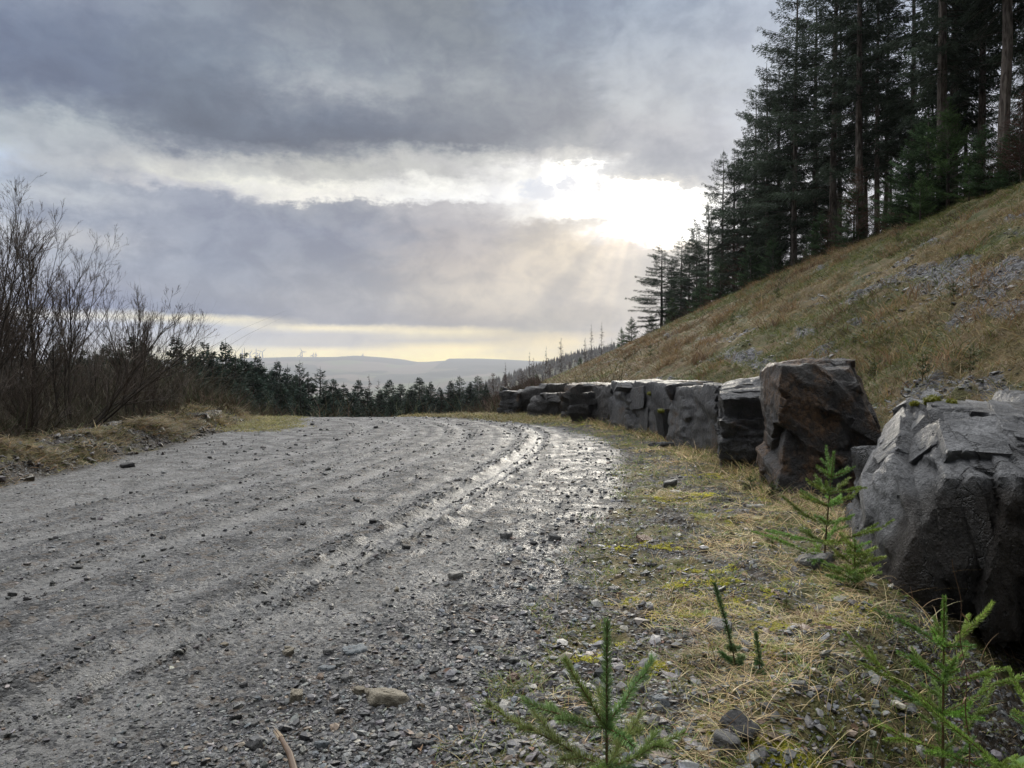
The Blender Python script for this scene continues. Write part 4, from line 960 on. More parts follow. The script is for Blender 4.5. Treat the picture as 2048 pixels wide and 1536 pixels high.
# ================================================================== LEAFLESS SHRUBS ON THE LEFT
def shrub_meshes(seed, stems, H, spread, levels=4, kids=9, twig=0.0024, lean=(0, 0)):
    r_ = np.random.default_rng(seed)
    big = MB(); small = MB()
    segs = []
    def grow(p, d, L, rad, lv):
        n = 6 if lv == 0 else 4
        pts = [p]; dirs = [d]
        for i in range(n):
            d = unit(d+r_.normal(0, 0.06+0.03*lv, 3)+np.array([0, 0, 0.10 if lv else 0.03]))
            p = p+d*L/n; pts.append(p); dirs.append(d)
        rr = rad*(1-0.75*np.linspace(0, 1, n+1))+0.0008
        if lv <= 1:
            tube(big, pts, rr, 5 if lv == 0 else 4, tuple(np.array([0.055, 0.045, 0.036])*r_.uniform(0.7, 1.2)))
        else:
            tube(small, pts, np.maximum(rr, twig*0.7), 3, tuple(np.array([0.105, 0.083, 0.068])*r_.uniform(0.6, 1.3)))
        if lv >= levels: return
        m_ = int(kids*(1.3 if lv == 0 else 0.9 if lv == 1 else 0.52)*r_.uniform(0.7, 1.2))
        for j in range(m_):
            u_ = r_.uniform(0.22 if lv == 0 else 0.12, 0.98); i = min(n-1, int(u_*n)); q = pts[i]+(pts[i+1]-pts[i])*(u_*n-i)
            side = unit(np.cross(dirs[i], r_.normal(size=3)))
            dd_ = unit(dirs[i]*r_.uniform(0.8, 1.3)+side*r_.uniform(0.4, 0.95)+[0, 0, 0.2])
            grow(q, dd_, L*r_.uniform(0.28, 0.55)*(1.1-0.45*u_), rr[i]*0.55, lv+1)
    for k_ in range(stems):
        a = r_.uniform(0, 2*PI); t_ = r_.uniform(0.05, spread)
        d = unit(np.array([math.cos(a)*t_+lean[0], math.sin(a)*t_+lean[1], 1.0]))
        grow(np.array([r_.normal(0, 0.12), r_.normal(0, 0.12), 0]), d, H*r_.uniform(0.75, 1.0), 0.0065*H*r_.uniform(0.7, 1.15), 0)
    return big.mesh('stem'), small.mesh('twigs')
SH = {'s1': (shrub_meshes(201, 5, 4.4, 0.35, 4, 9), 4.4), 's2': (shrub_meshes(202, 4, 4.0, 0.45, 4, 9), 4.0),
      's3': (shrub_meshes(203, 4, 3.6, 0.35, 4, 8, lean=(1.05, 0.1)), 3.6), 's4': (shrub_meshes(204, 7, 2.6, 0.7, 3, 10), 2.6)}
def shrub(key, x, y, H, label, rz=0.0, group='bare shrubs along the left edge', cat='shrub'):
    (a, b), H0 = SH[key]
    o = empty('bare_shrub', (x, y, H1(x, y)-0.1), label, cat, group, rz); s = 0.74*H/H0; o.scale = (s, s, s)
    link('stem', a, MAT['twig'], o); link('twigs', b, MAT['twig'], o)
shrub('s1', -7.5, 10.9, 4.9, 'tallest bare shrub at the left edge, dark stems and upright twigs', 0.4)
shrub('s1', -7.9, 12.6, 5.3, 'tall bare shrub with a straight crown, second from the left edge', 2.2)
shrub('s2', -8.4, 14.6, 4.7, 'bare many-stemmed shrub in the middle of the left group', 1.0)
shrub('s3', -7.5, 12.9, 4.3, 'bare shrub leaning right over the verge with a long arching branch', 0.0)
shrub('s2', -8.6, 17.2, 4.2, 'bare shrub behind the leaning one, rising in front of the spruces', 3.3)
shrub('s4', -7.4, 12.0, 2.2, 'low tangled bare shrub between the two tall ones', 0.0)
shrub('s3', -9.6, 12.0, 5.4, 'bare shrub behind the tallest one, cut by the left edge of the picture', 1.4)
shrub('s4', -7.3, 15.4, 1.9, 'low bare shrub right behind the long pale slab', 2.0)
shrub('s1', -10.8, 16.0, 5.6, 'background bare shrub rising between the tall ones', 4.0)
shrub('s4', -7.0, 9.4, 2.0, 'low tangled shrub at the very left edge above the turf bank', 1.0)
r3 = np.random.default_rng(31)
for i in range(24):
    y = r3.uniform(13, 34); x = -(y*0.36+r3.uniform(3.5, 11))
    shrub('s4' if i % 2 else 's2', x, y, r3.uniform(3.0, 4.6), 'bare brown shrub in the thicket behind the left verge', r3.uniform(0, 6), 'thicket of bare shrubs behind the left verge')

# ------------------------------------------------------------------ brushwood too dense to count
def brush(name, label, xs, ys_, ln, wd, cols, spread=0.7, up=1.0, seg=3, z0=0.0, mat='twig', jit=0.0):
    n = len(xs)
    zs = hz(xs, ys_)+z0
    base = np.stack([xs, ys_, zs+rng.uniform(0, 1, n)*jit*ln], 1)
    d0 = unit(np.stack([rng.normal(0, spread, n), rng.normal(0, spread, n), np.full(n, up)], 1))
    d1 = unit(d0+rng.normal(0, 0.6, (n, 3)))
    V_, F_, C_ = strips(base, d0, d1, ln, wd, cols, seg)
    return V_, F_, C_
def pal(n, cols, w=None, jit=0.25):
    c = np.array(cols)[rng.choice(len(cols), n, p=w)]
    return c*rng.uniform(1-jit, 1+jit, (n, 1))*rng.uniform(0.93, 1.07, (n, 3))
n = 52000
ys_ = 7.5+26*rng.random(n)**1.3
xs = XL(np.minimum(ys_, 18))-1.3-rng.gamma(1.6, 2.4, n)
keep = xs > -30; xs = xs[keep]; ys_ = ys_[keep]; n = len(xs)
cl = np.clip(0.7+0.8*n2(xs, ys_, 0.5, 3, 70.0), 0.15, 1.4)
ln = rng.uniform(0.35, 1.5, n)*cl*np.clip((XL(np.minimum(ys_, 18))-1.0-xs)*0.55, 0.25, 1.8)*np.where(ys_ > 14, 0.62+0.9*sst(-9, -13, xs), 1.0)
V1, F1, C1 = brush('b', '', xs, ys_, ln, 0.005+0.00022*ys_+0*ln, pal(n, [(0.07, 0.05, 0.035), (0.10, 0.075, 0.05), (0.05, 0.045, 0.03), (0.05, 0.06, 0.025), (0.12, 0.10, 0.07)]), 0.9, jit=0.5)
mb = MB(); mb.add(V1, F1, C1)
# brambles and brown stems on the crest, in front of the spruce belt
n = 30000
ys_ = rng.uniform(15, 30, n); xs = XL(np.minimum(ys_, 19.5))-0.3-rng.gamma(1.5, 1.6, n)
far_ = rng.random(n) < 0.4
ys_ = np.where(far_, rng.uniform(24, 52, n), ys_); xs = np.where(far_, -ys_*0.25+rng.uniform(-10, 10, n), xs)
ln = np.where(far_, rng.uniform(0.4, 1.2, n), rng.uniform(0.15, 0.6, n)*np.clip(0.7+0.9*n2(xs, ys_, 0.7, 2, 75.0), 0.2, 1.5))
V1, F1, C1 = brush('b', '', xs, ys_, ln, 0.006+0.0003*ys_, pal(n, [(0.075, 0.05, 0.035), (0.10, 0.055, 0.04), (0.055, 0.065, 0.025), (0.05, 0.06, 0.03), (0.13, 0.11, 0.06)]), 0.8, jit=0.4)
mb.add(V1, F1, C1)
# red-brown undergrowth at the end of the bank
n = 22000
ys_ = rng.uniform(40, 106, n); xs = rng.uniform(-8, 15, n)
k2 = np.abs(bankz(xs, ys_)-ZB(ys_)) < 99
edge_ = (xs < 1+0.02*ys_) | (xs > 15.0)
xs = xs[edge_]; ys_ = ys_[edge_]; n = len(xs)
V1, F1, C1 = brush('b', '', xs, ys_, rng.uniform(0.3, 1.2, n), 0.014+0.0003*ys_, pal(n, [(0.10, 0.055, 0.045), (0.08, 0.055, 0.04), (0.06, 0.05, 0.035)]), 0.6, jit=0.4)
mb.add(V1, F1, C1)
# dark brush at the feet of the plantation
n = 26000
ys_ = 22+72*rng.random(n)**1.2; xs = 15.4+rng.gamma(1.3, 1.0, n)
hh = rng.uniform(0.3, 1.3, n)*np.clip(0.6+1.0*n2(xs, ys_, 0.35, 2, 78.0), 0.1, 1.6)
V1, F1, C1 = brush('b', '', xs, ys_, hh, 0.010+0.0004*ys_, pal(n, [(0.04, 0.055, 0.025), (0.10, 0.065, 0.04), (0.13, 0.10, 0.06), (0.035, 0.05, 0.025), (0.06, 0.04, 0.03)]), 0.8, jit=0.4)
mb.add(V1, F1, C1)
tag(link('undergrowth', mb.mesh('undergrowth'), MAT['twig']), 'tangled brown brushwood and bramble stems along the verges and below the trees', 'undergrowth', None, 'stuff')

# ================================================================== GRASS
STRAW = [(0.56, 0.43, 0.22), (0.43, 0.31, 0.16), (0.64, 0.52, 0.31), (0.24, 0.16, 0.085)]
GREEN = [(0.12, 0.18, 0.035), (0.20, 0.25, 0.055), (0.08, 0.12, 0.03), (0.27, 0.28, 0.07)]
def blades(xs, ys_, ln, wd, cols, lie, seg=4, dz=0.0):
    """lie: 0 upright, 1 flat on the ground"""
    n = len(xs); a = rng.uniform(0, 2*PI, n)
    h = np.stack([np.cos(a), np.sin(a), 0*a], 1)
    lie = np.broadcast_to(lie, (n,))[:, None]
    d0 = unit(h*(0.25+1.2*lie)+np.array([0, 0, 1.0])*(1.15-0.75*lie))
    d1 = unit(h*(0.8+1.0*lie)+np.array([0, 0, 1.0])*(0.35-0.75*lie)+rng.normal(0, 0.25, (n, 3)))
    base = np.stack([xs, ys_, hz(xs, ys_)+dz], 1)
    return strips(base, d0, d1, ln, wd, cols, seg, side=np.cross(d0, np.array([0, 0, 1.0]))+rng.normal(0, 0.3, (n, 3)))
gm = MB()
def tufts(cx, cy, per, r, lnr, w, cols, wts, lie, liej=0.15, seg=4):
    n = len(cx)*per
    i = np.repeat(np.arange(len(cx)), per)
    rad = np.broadcast_to(r, (len(cx),))[i]
    xs = cx[i]+rng.normal(0, 1, n)*rad; ys_ = cy[i]+rng.normal(0, 1, n)*rad
    tint = rng.uniform(0.75, 1.2, len(cx))[i][:, None]
    sz = rng.uniform(0.6, 1.25, len(cx))[i]
    c = pal(n, cols, wts)*tint
    gm.add(*blades(xs, ys_, rng.uniform(lnr[0], lnr[1], n)*sz, np.broadcast_to(w, (len(cx),))[i]*rng.uniform(0.7, 1.3, n), c, np.clip(lie+rng.normal(0, liej, n), 0, 1), seg))
def vergepts(n, y0, y1, power=1.0, off=(0.0, 2.6)):
    ys_ = y0*(y1/y0)**rng.random(n)
    xs = XR(ys_)+off[0]+(rng.random(n)**power)*np.maximum(np.minimum(XE(ys_)+0.7, XW(ys_))-XR(ys_)-off[0], 0.3)
    return xs, ys_
# matted straw
cx, cy = vergepts(900, 1.5, 21, 0.75, (0.25, 0))
k_ = n2(cx, cy, 1.5, 3, 81.0)+0.35*sst(0.3, 1.3, cx-XR(cy)) > 0.15
k_ &= (cx < XE(cy)+0.05)
cx, cy = cx[k_], cy[k_]
tufts(cx, cy, 62, 0.05+0.006*cy, (0.07, 0.17), 0.0016+0.0005*cy, STRAW+GREEN[:2], [.3, .2, .25, .09, .08, .08], 0.85)
# short green grass breaking through the gravel edge
cx, cy = vergepts(950, 1.6, 21, 1.0, (-0.12, 0))
tufts(cx, cy, 26, 0.02+0.005*cy, (0.025, 0.085), 0.0016+0.0005*cy, GREEN+STRAW[:2], [.25, .25, .12, .16, .12, .1], 0.45)
# taller loose stems
cx, cy = vergepts(160, 2.0, 18, 0.6, (0.6, 0))
tufts(cx, cy, 5, 0.05, (0.18, 0.42), 0.0015+0.0004*cy, STRAW, None, 0.35, 0.25, 5)
# yellowish grass inside the bend and on the shoulder near the last boulder
cx = rng.uniform(-7.6, -3.4, 900); cy = rng.uniform(15.5, 22.5, 900)
k_ = (cx < XL(cy)+1.3+0.5*n2(cx, cy, 1.0, 2, 5.0))
tufts(cx[k_], cy[k_], 24, 0.14, (0.05, 0.13), 0.012, [(0.24, 0.22, 0.07), (0.17, 0.17, 0.05), (0.28, 0.23, 0.10)], None, 0.5, seg=3)
cx = rng.uniform(-3.2, 1.6, 900); cy = rng.uniform(17.8, 24, 900); k_ = cx > XR(cy)+0.05
tufts(cx[k_], cy[k_], 26, 0.16, (0.07, 0.2), 0.013, [(0.26, 0.2, 0.09), (0.13, 0.14, 0.04), (0.3, 0.24, 0.12)], None, 0.45, seg=3)
# turf on the left berm
cy = rng.uniform(5.5, 21, 1700); cx = XL(cy)-0.10-rng.gamma(2.0, 0.36, 1700)
k_ = n2(cx, cy, 1.1, 3, 83.0) > -0.1; cx, cy = cx[k_], cy[k_]
tufts(cx, cy, 34, 0.10, (0.1, 0.3), 0.004+0.0004*cy, [(0.30, 0.24, 0.13), (0.2, 0.155, 0.085), (0.12, 0.13, 0.04), (0.33, 0.2, 0.10), (0.11, 0.08, 0.05)], [.25, .25, .2, .12, .18], 0.7, seg=3)
# bank: turf in clumps, rushes, heathery brown
nb_ = 14000
cy = 4.0*(105/4.0)**rng.random(nb_); cx = XW(np.minimum(cy, 22))+0.25+rng.random(nb_)*(16.2-XW(np.minimum(cy, 22)))
sh_ = n2(cx*1.2, cy*0.35, 0.9, 4, 40.0)+0.4*np.exp(-((cx-XW(cy)-3.8)/2.2)**2)*sst(26, 14, cy)-0.12-0.025*np.maximum(cx-8, 0)
k_ = (cx/np.maximum(cy, 1) < 0.95) & ((sh_ < 0.28) | (rng.random(nb_) < 0.25)) & (n2(cx*0.7, cy*0.5, 0.5, 4, 85.0) > -0.45) & (bankz(cx, cy) > hbase(cx, cy)-0.2)
cx, cy = cx[k_], cy[k_]
hue = n2(cx, cy, 0.12, 3, 87.0)+0.5*(cx/16-0.55)+0.2*sst(30, 60, cy)
for sel, cols in ((hue > 0.12, [(0.10, 0.125, 0.035), (0.075, 0.095, 0.03), (0.2, 0.17, 0.08), (0.14, 0.15, 0.045)]),
                  ((hue <= 0.12) & (hue > -0.2), [(0.24, 0.185, 0.10), (0.3, 0.235, 0.13), (0.13, 0.13, 0.045), (0.17, 0.115, 0.06)]),
                  (hue <= -0.2, [(0.2, 0.135, 0.08), (0.14, 0.09, 0.055), (0.27, 0.2, 0.11), (0.10, 0.11, 0.04)])):
    a_, b_ = cx[sel], cy[sel]
    tufts(a_, b_, 30, 0.10+0.0045*b_, (0.10, 0.30), 0.0035+0.00055*b_, cols, None, 0.5, 0.2, 3)
# grass and dead stems gathered along the feet of the boulders
cy = rng.uniform(4.5, 19, 420); cx = XW(cy)-0.35-np.abs(rng.normal(0, 0.22, 420))
tufts(cx, cy, 26, 0.09, (0.08, 0.26), 0.002+0.0005*cy, STRAW+GREEN[:2]+[(0.14, 0.09, 0.05)], None, 0.45, 0.25, 4)
# dark heather and dead bracken mounds on the bank
cx = rng.uniform(4.3, 15.8, 110); cy = rng.uniform(8, 70, 110)
tufts(cx, cy, 150, 0.22+0.004*cy, (0.12, 0.32), 0.006+0.0004*cy, [(0.09, 0.055, 0.035), (0.06, 0.045, 0.03), (0.13, 0.08, 0.04), (0.05, 0.065, 0.025)], None, 0.35, 0.25, 3)
# green weeds and moss on the dark side of the ditch
cx = rng.uniform(0.6, 3.0, 260); cy = rng.uniform(1.9, 4.4, 260); k_ = cx > XE(cy)+0.05
tufts(cx[k_], cy[k_], 26, 0.035, (0.015, 0.06), 0.005, [(0.10, 0.15, 0.03), (0.16, 0.2, 0.04), (0.07, 0.09, 0.03), (0.2, 0.15, 0.07)], None, 0.6, 0.2, 3)
# upright rush tufts
cx = np.array([4.6, 5.4, 7.2, 6.1, 8.0, 5.0, 6.7, 9.0, 10.4, 4.2, 7.6, 11.4, 12.5, 8.7, 5.9, 13.2, 9.8, 6.6, 12.0, 10.8])
cy = np.array([9.5, 11.0, 12.0, 9.2, 13.4, 14.0, 16.0, 15.2, 18.0, 17.0, 21.0, 21.5, 25.0, 27.0, 24.0, 30.0, 32.0, 33.0, 38.0, 22.0])
cx = np.concatenate([cx, rng.uniform(4.5, 15, 90)]); cy = np.concatenate([cy, rng.uniform(9, 48, 90)])
tufts(cx, cy, 90, 0.17, (0.24, 0.55), 0.006+0.0004*cy, [(0.21, 0.135, 0.07), (0.27, 0.18, 0.09), (0.15, 0.09, 0.05)], None, 0.12, 0.1, 3)
tag(link('grass', gm.mesh('grass'), MAT['grass']), 'matted straw and green grass growing on the verges and the bank', 'grass', None, 'stuff')

# moss cushions: short dense pile, yellow-green
mm_ = MB(); cxs = []; 
for px, py, r_ in ((1420, 1160, 0.10), (1560, 1215, 0.07), (1250, 1215, 0.05), (1180, 1330, 0.05), (1520, 1340, 0.07), (1250, 1100, 0.10), (1330, 1105, 0.08), (1400, 1225, 0.2), (1360, 1245, 0.10), (1440, 1190, 0.07), (1335, 1360, 0.06), (1440, 1330, 0.08), (1690, 1255, 0.12), (1300, 1350, 0.06), (1640, 1270, 0.08), (1480, 1500, 0.05), (1360, 1190, 0.07), (1215, 1290, 0.05), (1345, 1000, 0.2), (1450, 960, 0.25), (1410, 1000, 0.15)):
    d = CAMZ*F/(py-HOR); x0 = (px-1024)/F*d; n = int(9000*r_)
    a = rng.uniform(0, 2*PI, n); q = r_*np.sqrt(rng.random(n))*(1+0.35*np.sin(a*3+px))
    xs = x0+q*np.cos(a)*1.5; ys_ = d+q*np.sin(a)
    k_ = n2(xs, ys_, 14.0, 2, 90.0) > -0.25; xs, ys_ = xs[k_], ys_[k_]; n = len(xs)
    V_, F_, C_ = blades(xs, ys_, rng.uniform(0.008, 0.02, n), np.full(n, 0.003+0.0004*d), pal(n, [(0.55, 0.50, 0.05), (0.36, 0.38, 0.04), (0.66, 0.58, 0.08)]), 0.35, 2)
    mm_.add(V_, F_, C_)
tag(link('moss', mm_.mesh('moss'), MAT['grass']), 'yellow-green moss cushions scattered among the gravel of the right verge', 'moss', None, 'stuff')

# ================================================================== GRAVEL, STONES, CLODS
_ID, _IF = ico(1)
def scatter(xs, ys_, size, flat, cols, sink=0.25, template=None):
    """little angular stones resting on the ground"""
    n = len(xs)
    base = _ID*(1+0.0)
    k = len(base)
    S = base[None]*rng.uniform(0.72, 1.2, (n, k, 1))
    pl = unit(rng.normal(size=(n, 3)))                     # cleaved face
    d_ = (S*pl[:, None]).sum(2); S = S-pl[:, None]*np.maximum(d_-rng.uniform(0.3, 0.7, (n, 1)), 0)[..., None]
    S = S*np.stack([np.ones(n), rng.uniform(0.5, 0.95, n), flat], 1)[:, None]
    a = rng.uniform(0, 2*PI, n); ca, sa = np.cos(a), np.sin(a)
    tx_ = rng.normal(0, 0.22, n); ty_ = rng.normal(0, 0.22, n)
    xr_ = S[..., 0]*ca[:, None]-S[..., 1]*sa[:, None]; yr_ = S[..., 0]*sa[:, None]+S[..., 1]*ca[:, None]
    zr_ = S[..., 2]+xr_*tx_[:, None]+yr_*ty_[:, None]
    Pp = np.stack([xr_, yr_, zr_], -1)*size[:, None, None]
    zg = hz(xs, ys_)
    Pp += np.stack([xs, ys_, zg+size*flat*(1-2*sink)*0.7], 1)[:, None]
    Fc_ = (_IF[None]+np.arange(n)[:, None, None]*k).reshape(-1, 3)
    return Pp.reshape(-1, 3), Fc_, np.repeat(cols, k, axis=0)
GREYS = [(0.05, 0.049, 0.05), (0.08, 0.079, 0.078), (0.12, 0.118, 0.115), (0.18, 0.175, 0.165), (0.10, 0.108, 0.115), (0.16, 0.12, 0.085), (0.045, 0.045, 0.048), (0.3, 0.28, 0.24)]
GW = [.2, .22, .2, .1, .07, .05, .13, .03]
gv = MB()
n = 80000
u_ = rng.uniform(-0.76, 0.5, n); ys_ = 1/(1/1.5-(1/1.5-1/13.0)*rng.random(n)); xs = u_*ys_
ok = (xs < XR(ys_)+1.3) & (xs > XL(ys_)-0.4)
_, tr_, md_ = masks(xs, ys_)
ok &= rng.random(n) > md_*0.5
lat = xs-XR(ys_)
ok &= (rng.random(n) < 0.45+0.55*np.exp(-((lat+0.3)/0.8)**2))
xs, ys_ = xs[ok], ys_[ok]; n = len(xs)
size = (0.0026+rng.exponential(0.0034, n))*(0.75+0.25*ys_/2.5)*(0.85+0.5*np.exp(-((xs-XR(ys_)+0.2)/0.6)**2)); size = np.minimum(size, 0.03)
gv.add(*scatter(xs, ys_, size, rng.uniform(0.3, 0.75, n), pal(n, GREYS, GW), 0.3))
# slate chips in the verge and the ditch side
n = 9000
ys_ = 1/(1/1.7-(1/1.7-1/12.0)*rng.random(n)); xs = XR(ys_)+rng.uniform(0.0, 3.2, n)*np.clip(ys_/4, 0.5, 1.0)
size = np.minimum(0.006+rng.exponential(0.008, n), 0.045)
gv.add(*scatter(xs, ys_, size, rng.uniform(0.2, 0.6, n), pal(n, GREYS, GW), 0.35))
# shaly scree on the bank
n = 9000
ys_ = 5*(34/5)**rng.random(n); xs = XW(ys_)+rng.uniform(0.4, 9, n)
sh = n2(xs*1.2, ys_*0.35, 0.9, 4, 40.0)+0.4*np.exp(-((xs-XW(ys_)-3.8)/2.2)**2)*sst(26, 14, ys_)-0.12-0.025*np.maximum(xs-8, 0)
ok = (sh > 0.1) & (xs/ys_ < 0.9); xs, ys_ = xs[ok], ys_[ok]; n = len(xs)
size = np.minimum(0.015+rng.exponential(0.02, n), 0.10)
gv.add(*scatter(xs, ys_, size, rng.uniform(0.15, 0.45, n), pal(n, GREYS[:5], None), 0.3))
# lumps of earth and stone in the scraped-up left berm
n = 2000
ys_ = rng.uniform(5.5, 19, n); xs = XL(ys_)-rng.gamma(2.2, 0.22, n)
size = np.minimum(0.01+rng.exponential(0.014, n), 0.08)
gv.add(*scatter(xs, ys_, size, rng.uniform(0.5, 0.9, n), pal(n, [(0.035, 0.028, 0.022), (0.055, 0.042, 0.03), (0.08, 0.07, 0.055), (0.03, 0.022, 0.018)]), 0.3))
# crumbs thrown up beside the wheel tracks further off
n = 3000
ys_ = 5*(21/5)**rng.random(n); xs = XL(ys_)+(XR(ys_)-XL(ys_))*rng.random(n)
size = 0.006+rng.exponential(0.006, n)*(ys_/8)
ok = n2((xs-XT(ys_))*2.5, ys_*0.12, 1.0, 3, 92.0) > 0.0; xs, ys_, size = xs[ok], ys_[ok], np.minimum(size, 0.05)[ok]; n = len(xs)
gv.add(*scatter(xs, ys_, size, rng.uniform(0.5, 0.9, n), pal(n, [(0.035, 0.034, 0.034), (0.06, 0.058, 0.056), (0.11, 0.11, 0.11)]), 0.3))
# clods squeezed up along the edges of the wheel tracks
n = 5500
ys_ = 2.2*(19/2.2)**rng.random(n); off_ = rng.choice([0.0, -1.45, -2.5], n, p=[.55, .3, .15])+rng.choice([-0.2, 0.2, 0.02, -0.33], n)
xs = XT(ys_)+off_+rng.normal(0, 0.022, n)
ok = n2(xs*2, ys_*2, 1.0, 3, 93.0) > -0.1; xs, ys_ = xs[ok], ys_[ok]; n = len(xs)
gv.add(*scatter(xs, ys_, np.minimum(0.004+rng.exponential(0.005, n)*np.sqrt(ys_/4), 0.03), rng.uniform(0.5, 0.9, n), pal(n, [(0.04, 0.038, 0.036), (0.07, 0.068, 0.064), (0.11, 0.105, 0.10)]), 0.35))
tag(link('gravel', gv.mesh('gravel'), MAT['stone']), 'wet grey gravel and slate chips strewn over the track, verges and scree', 'gravel', None, 'stuff')

def stone_mesh(seed, flat):
    r_ = np.random.default_rng(seed)
    c = np.array([[sx_*r_.uniform(0.6, 1), sy_*r_.uniform(0.45, 0.85), sz_*flat*r_.uniform(0.6, 1)] for sx_ in (-1, 1) for sy_ in (-1, 1) for sz_ in (-1, 1)])
    p, Fc_, _ = boulder_mesh(c, seed, level=4, chips=9, chip_in=(0.78, 0.95), step=0.05, rough=0.03, step_sc=1.5, stretch=0.6)
    return mesh_np('stone', p, [Fc_], None, True)
SM = [stone_mesh(300+i, f) for i, f in enumerate((0.35, 0.5, 0.7, 0.28, 0.6, 0.45))]
def stonemat(name, c1, c2):
    m, t = newmat(name); co = N(t, 'ShaderNodeTexCoord').outputs['Object']
    a = NOISE(t, co, 2.5, 6.0, 0.65).outputs['Fac']; f = NOISE(t, co, 14.0, 5.0, 0.65).outputs['Fac']
    c = MIX(t, MR(t, a, 0.3, 0.7), c1, c2); c = MIX(t, MR(t, f, 0.6, 0.75, 0, 0.5), c, (0.05, 0.045, 0.04, 1))
    b = N(t, 'ShaderNodeBsdfPrincipled', {'Base Color': c, 'Roughness': 0.55, 'Specular IOR Level': 0.4})
    bp = N(t, 'ShaderNodeBump', {'Strength': 0.7, 'Distance': 0.06, 'Height': M(t, 'ADD', a, f)}); t.links.new(bp.outputs[0], b.inputs['Normal'])
    finish(t, b.outputs[0]); return m
STM = {'tan': stonemat('tan_sandstone', (0.21, 0.18, 0.13, 1), (0.33, 0.29, 0.22, 1)), 'blue': stonemat('blue_slate_stone', (0.13, 0.15, 0.165, 1), (0.24, 0.26, 0.27, 1)),
       'grey': stonemat('grey_stone', (0.10, 0.10, 0.10, 1), (0.2, 0.195, 0.185, 1)), 'dark': stonemat('dark_wet_stone', (0.03, 0.03, 0.032, 1), (0.07, 0.068, 0.066, 1)),
       'red': stonemat('reddish_stone', (0.13, 0.075, 0.055, 1), (0.2, 0.13, 0.09, 1)), 'pale': stonemat('pale_stone', (0.3, 0.29, 0.27, 1), (0.42, 0.40, 0.36, 1))}
def stone(px, py, wpx, kind_, mi, label, group='larger loose stones on the ground', rz=None, name='stone', raise_=0.35, d=None):
    d = d or CAMZ*F/(py-HOR)
    for _ in range(4):                                   # settle on the real ground
        x = (px-1024)/F*d; z = H1(x, d); d = (CAMZ-z)*F/(py-HOR)
    x = (px-1024)/F*d; s = wpx/F*d/2*1.12
    key = (mi, kind_)
    me = SMK.get(key)
    if me is None:
        me = SM[mi].copy(); me.materials.clear(); me.materials.append(STM[kind_]); SMK[key] = me
    o = link(name, me, None, None, (x, d, H1(x, d)+s*raise_*(0.3, 0.45, 0.6, 0.22, 0.5, 0.4)[mi]))
    o.scale = (s, s, s); o.rotation_euler = (rng.normal(0, 0.12), rng.normal(0, 0.12), rng.uniform(0, 6) if rz is None else rz)
    return tag(o, label, 'stone', group)
SMK = {}
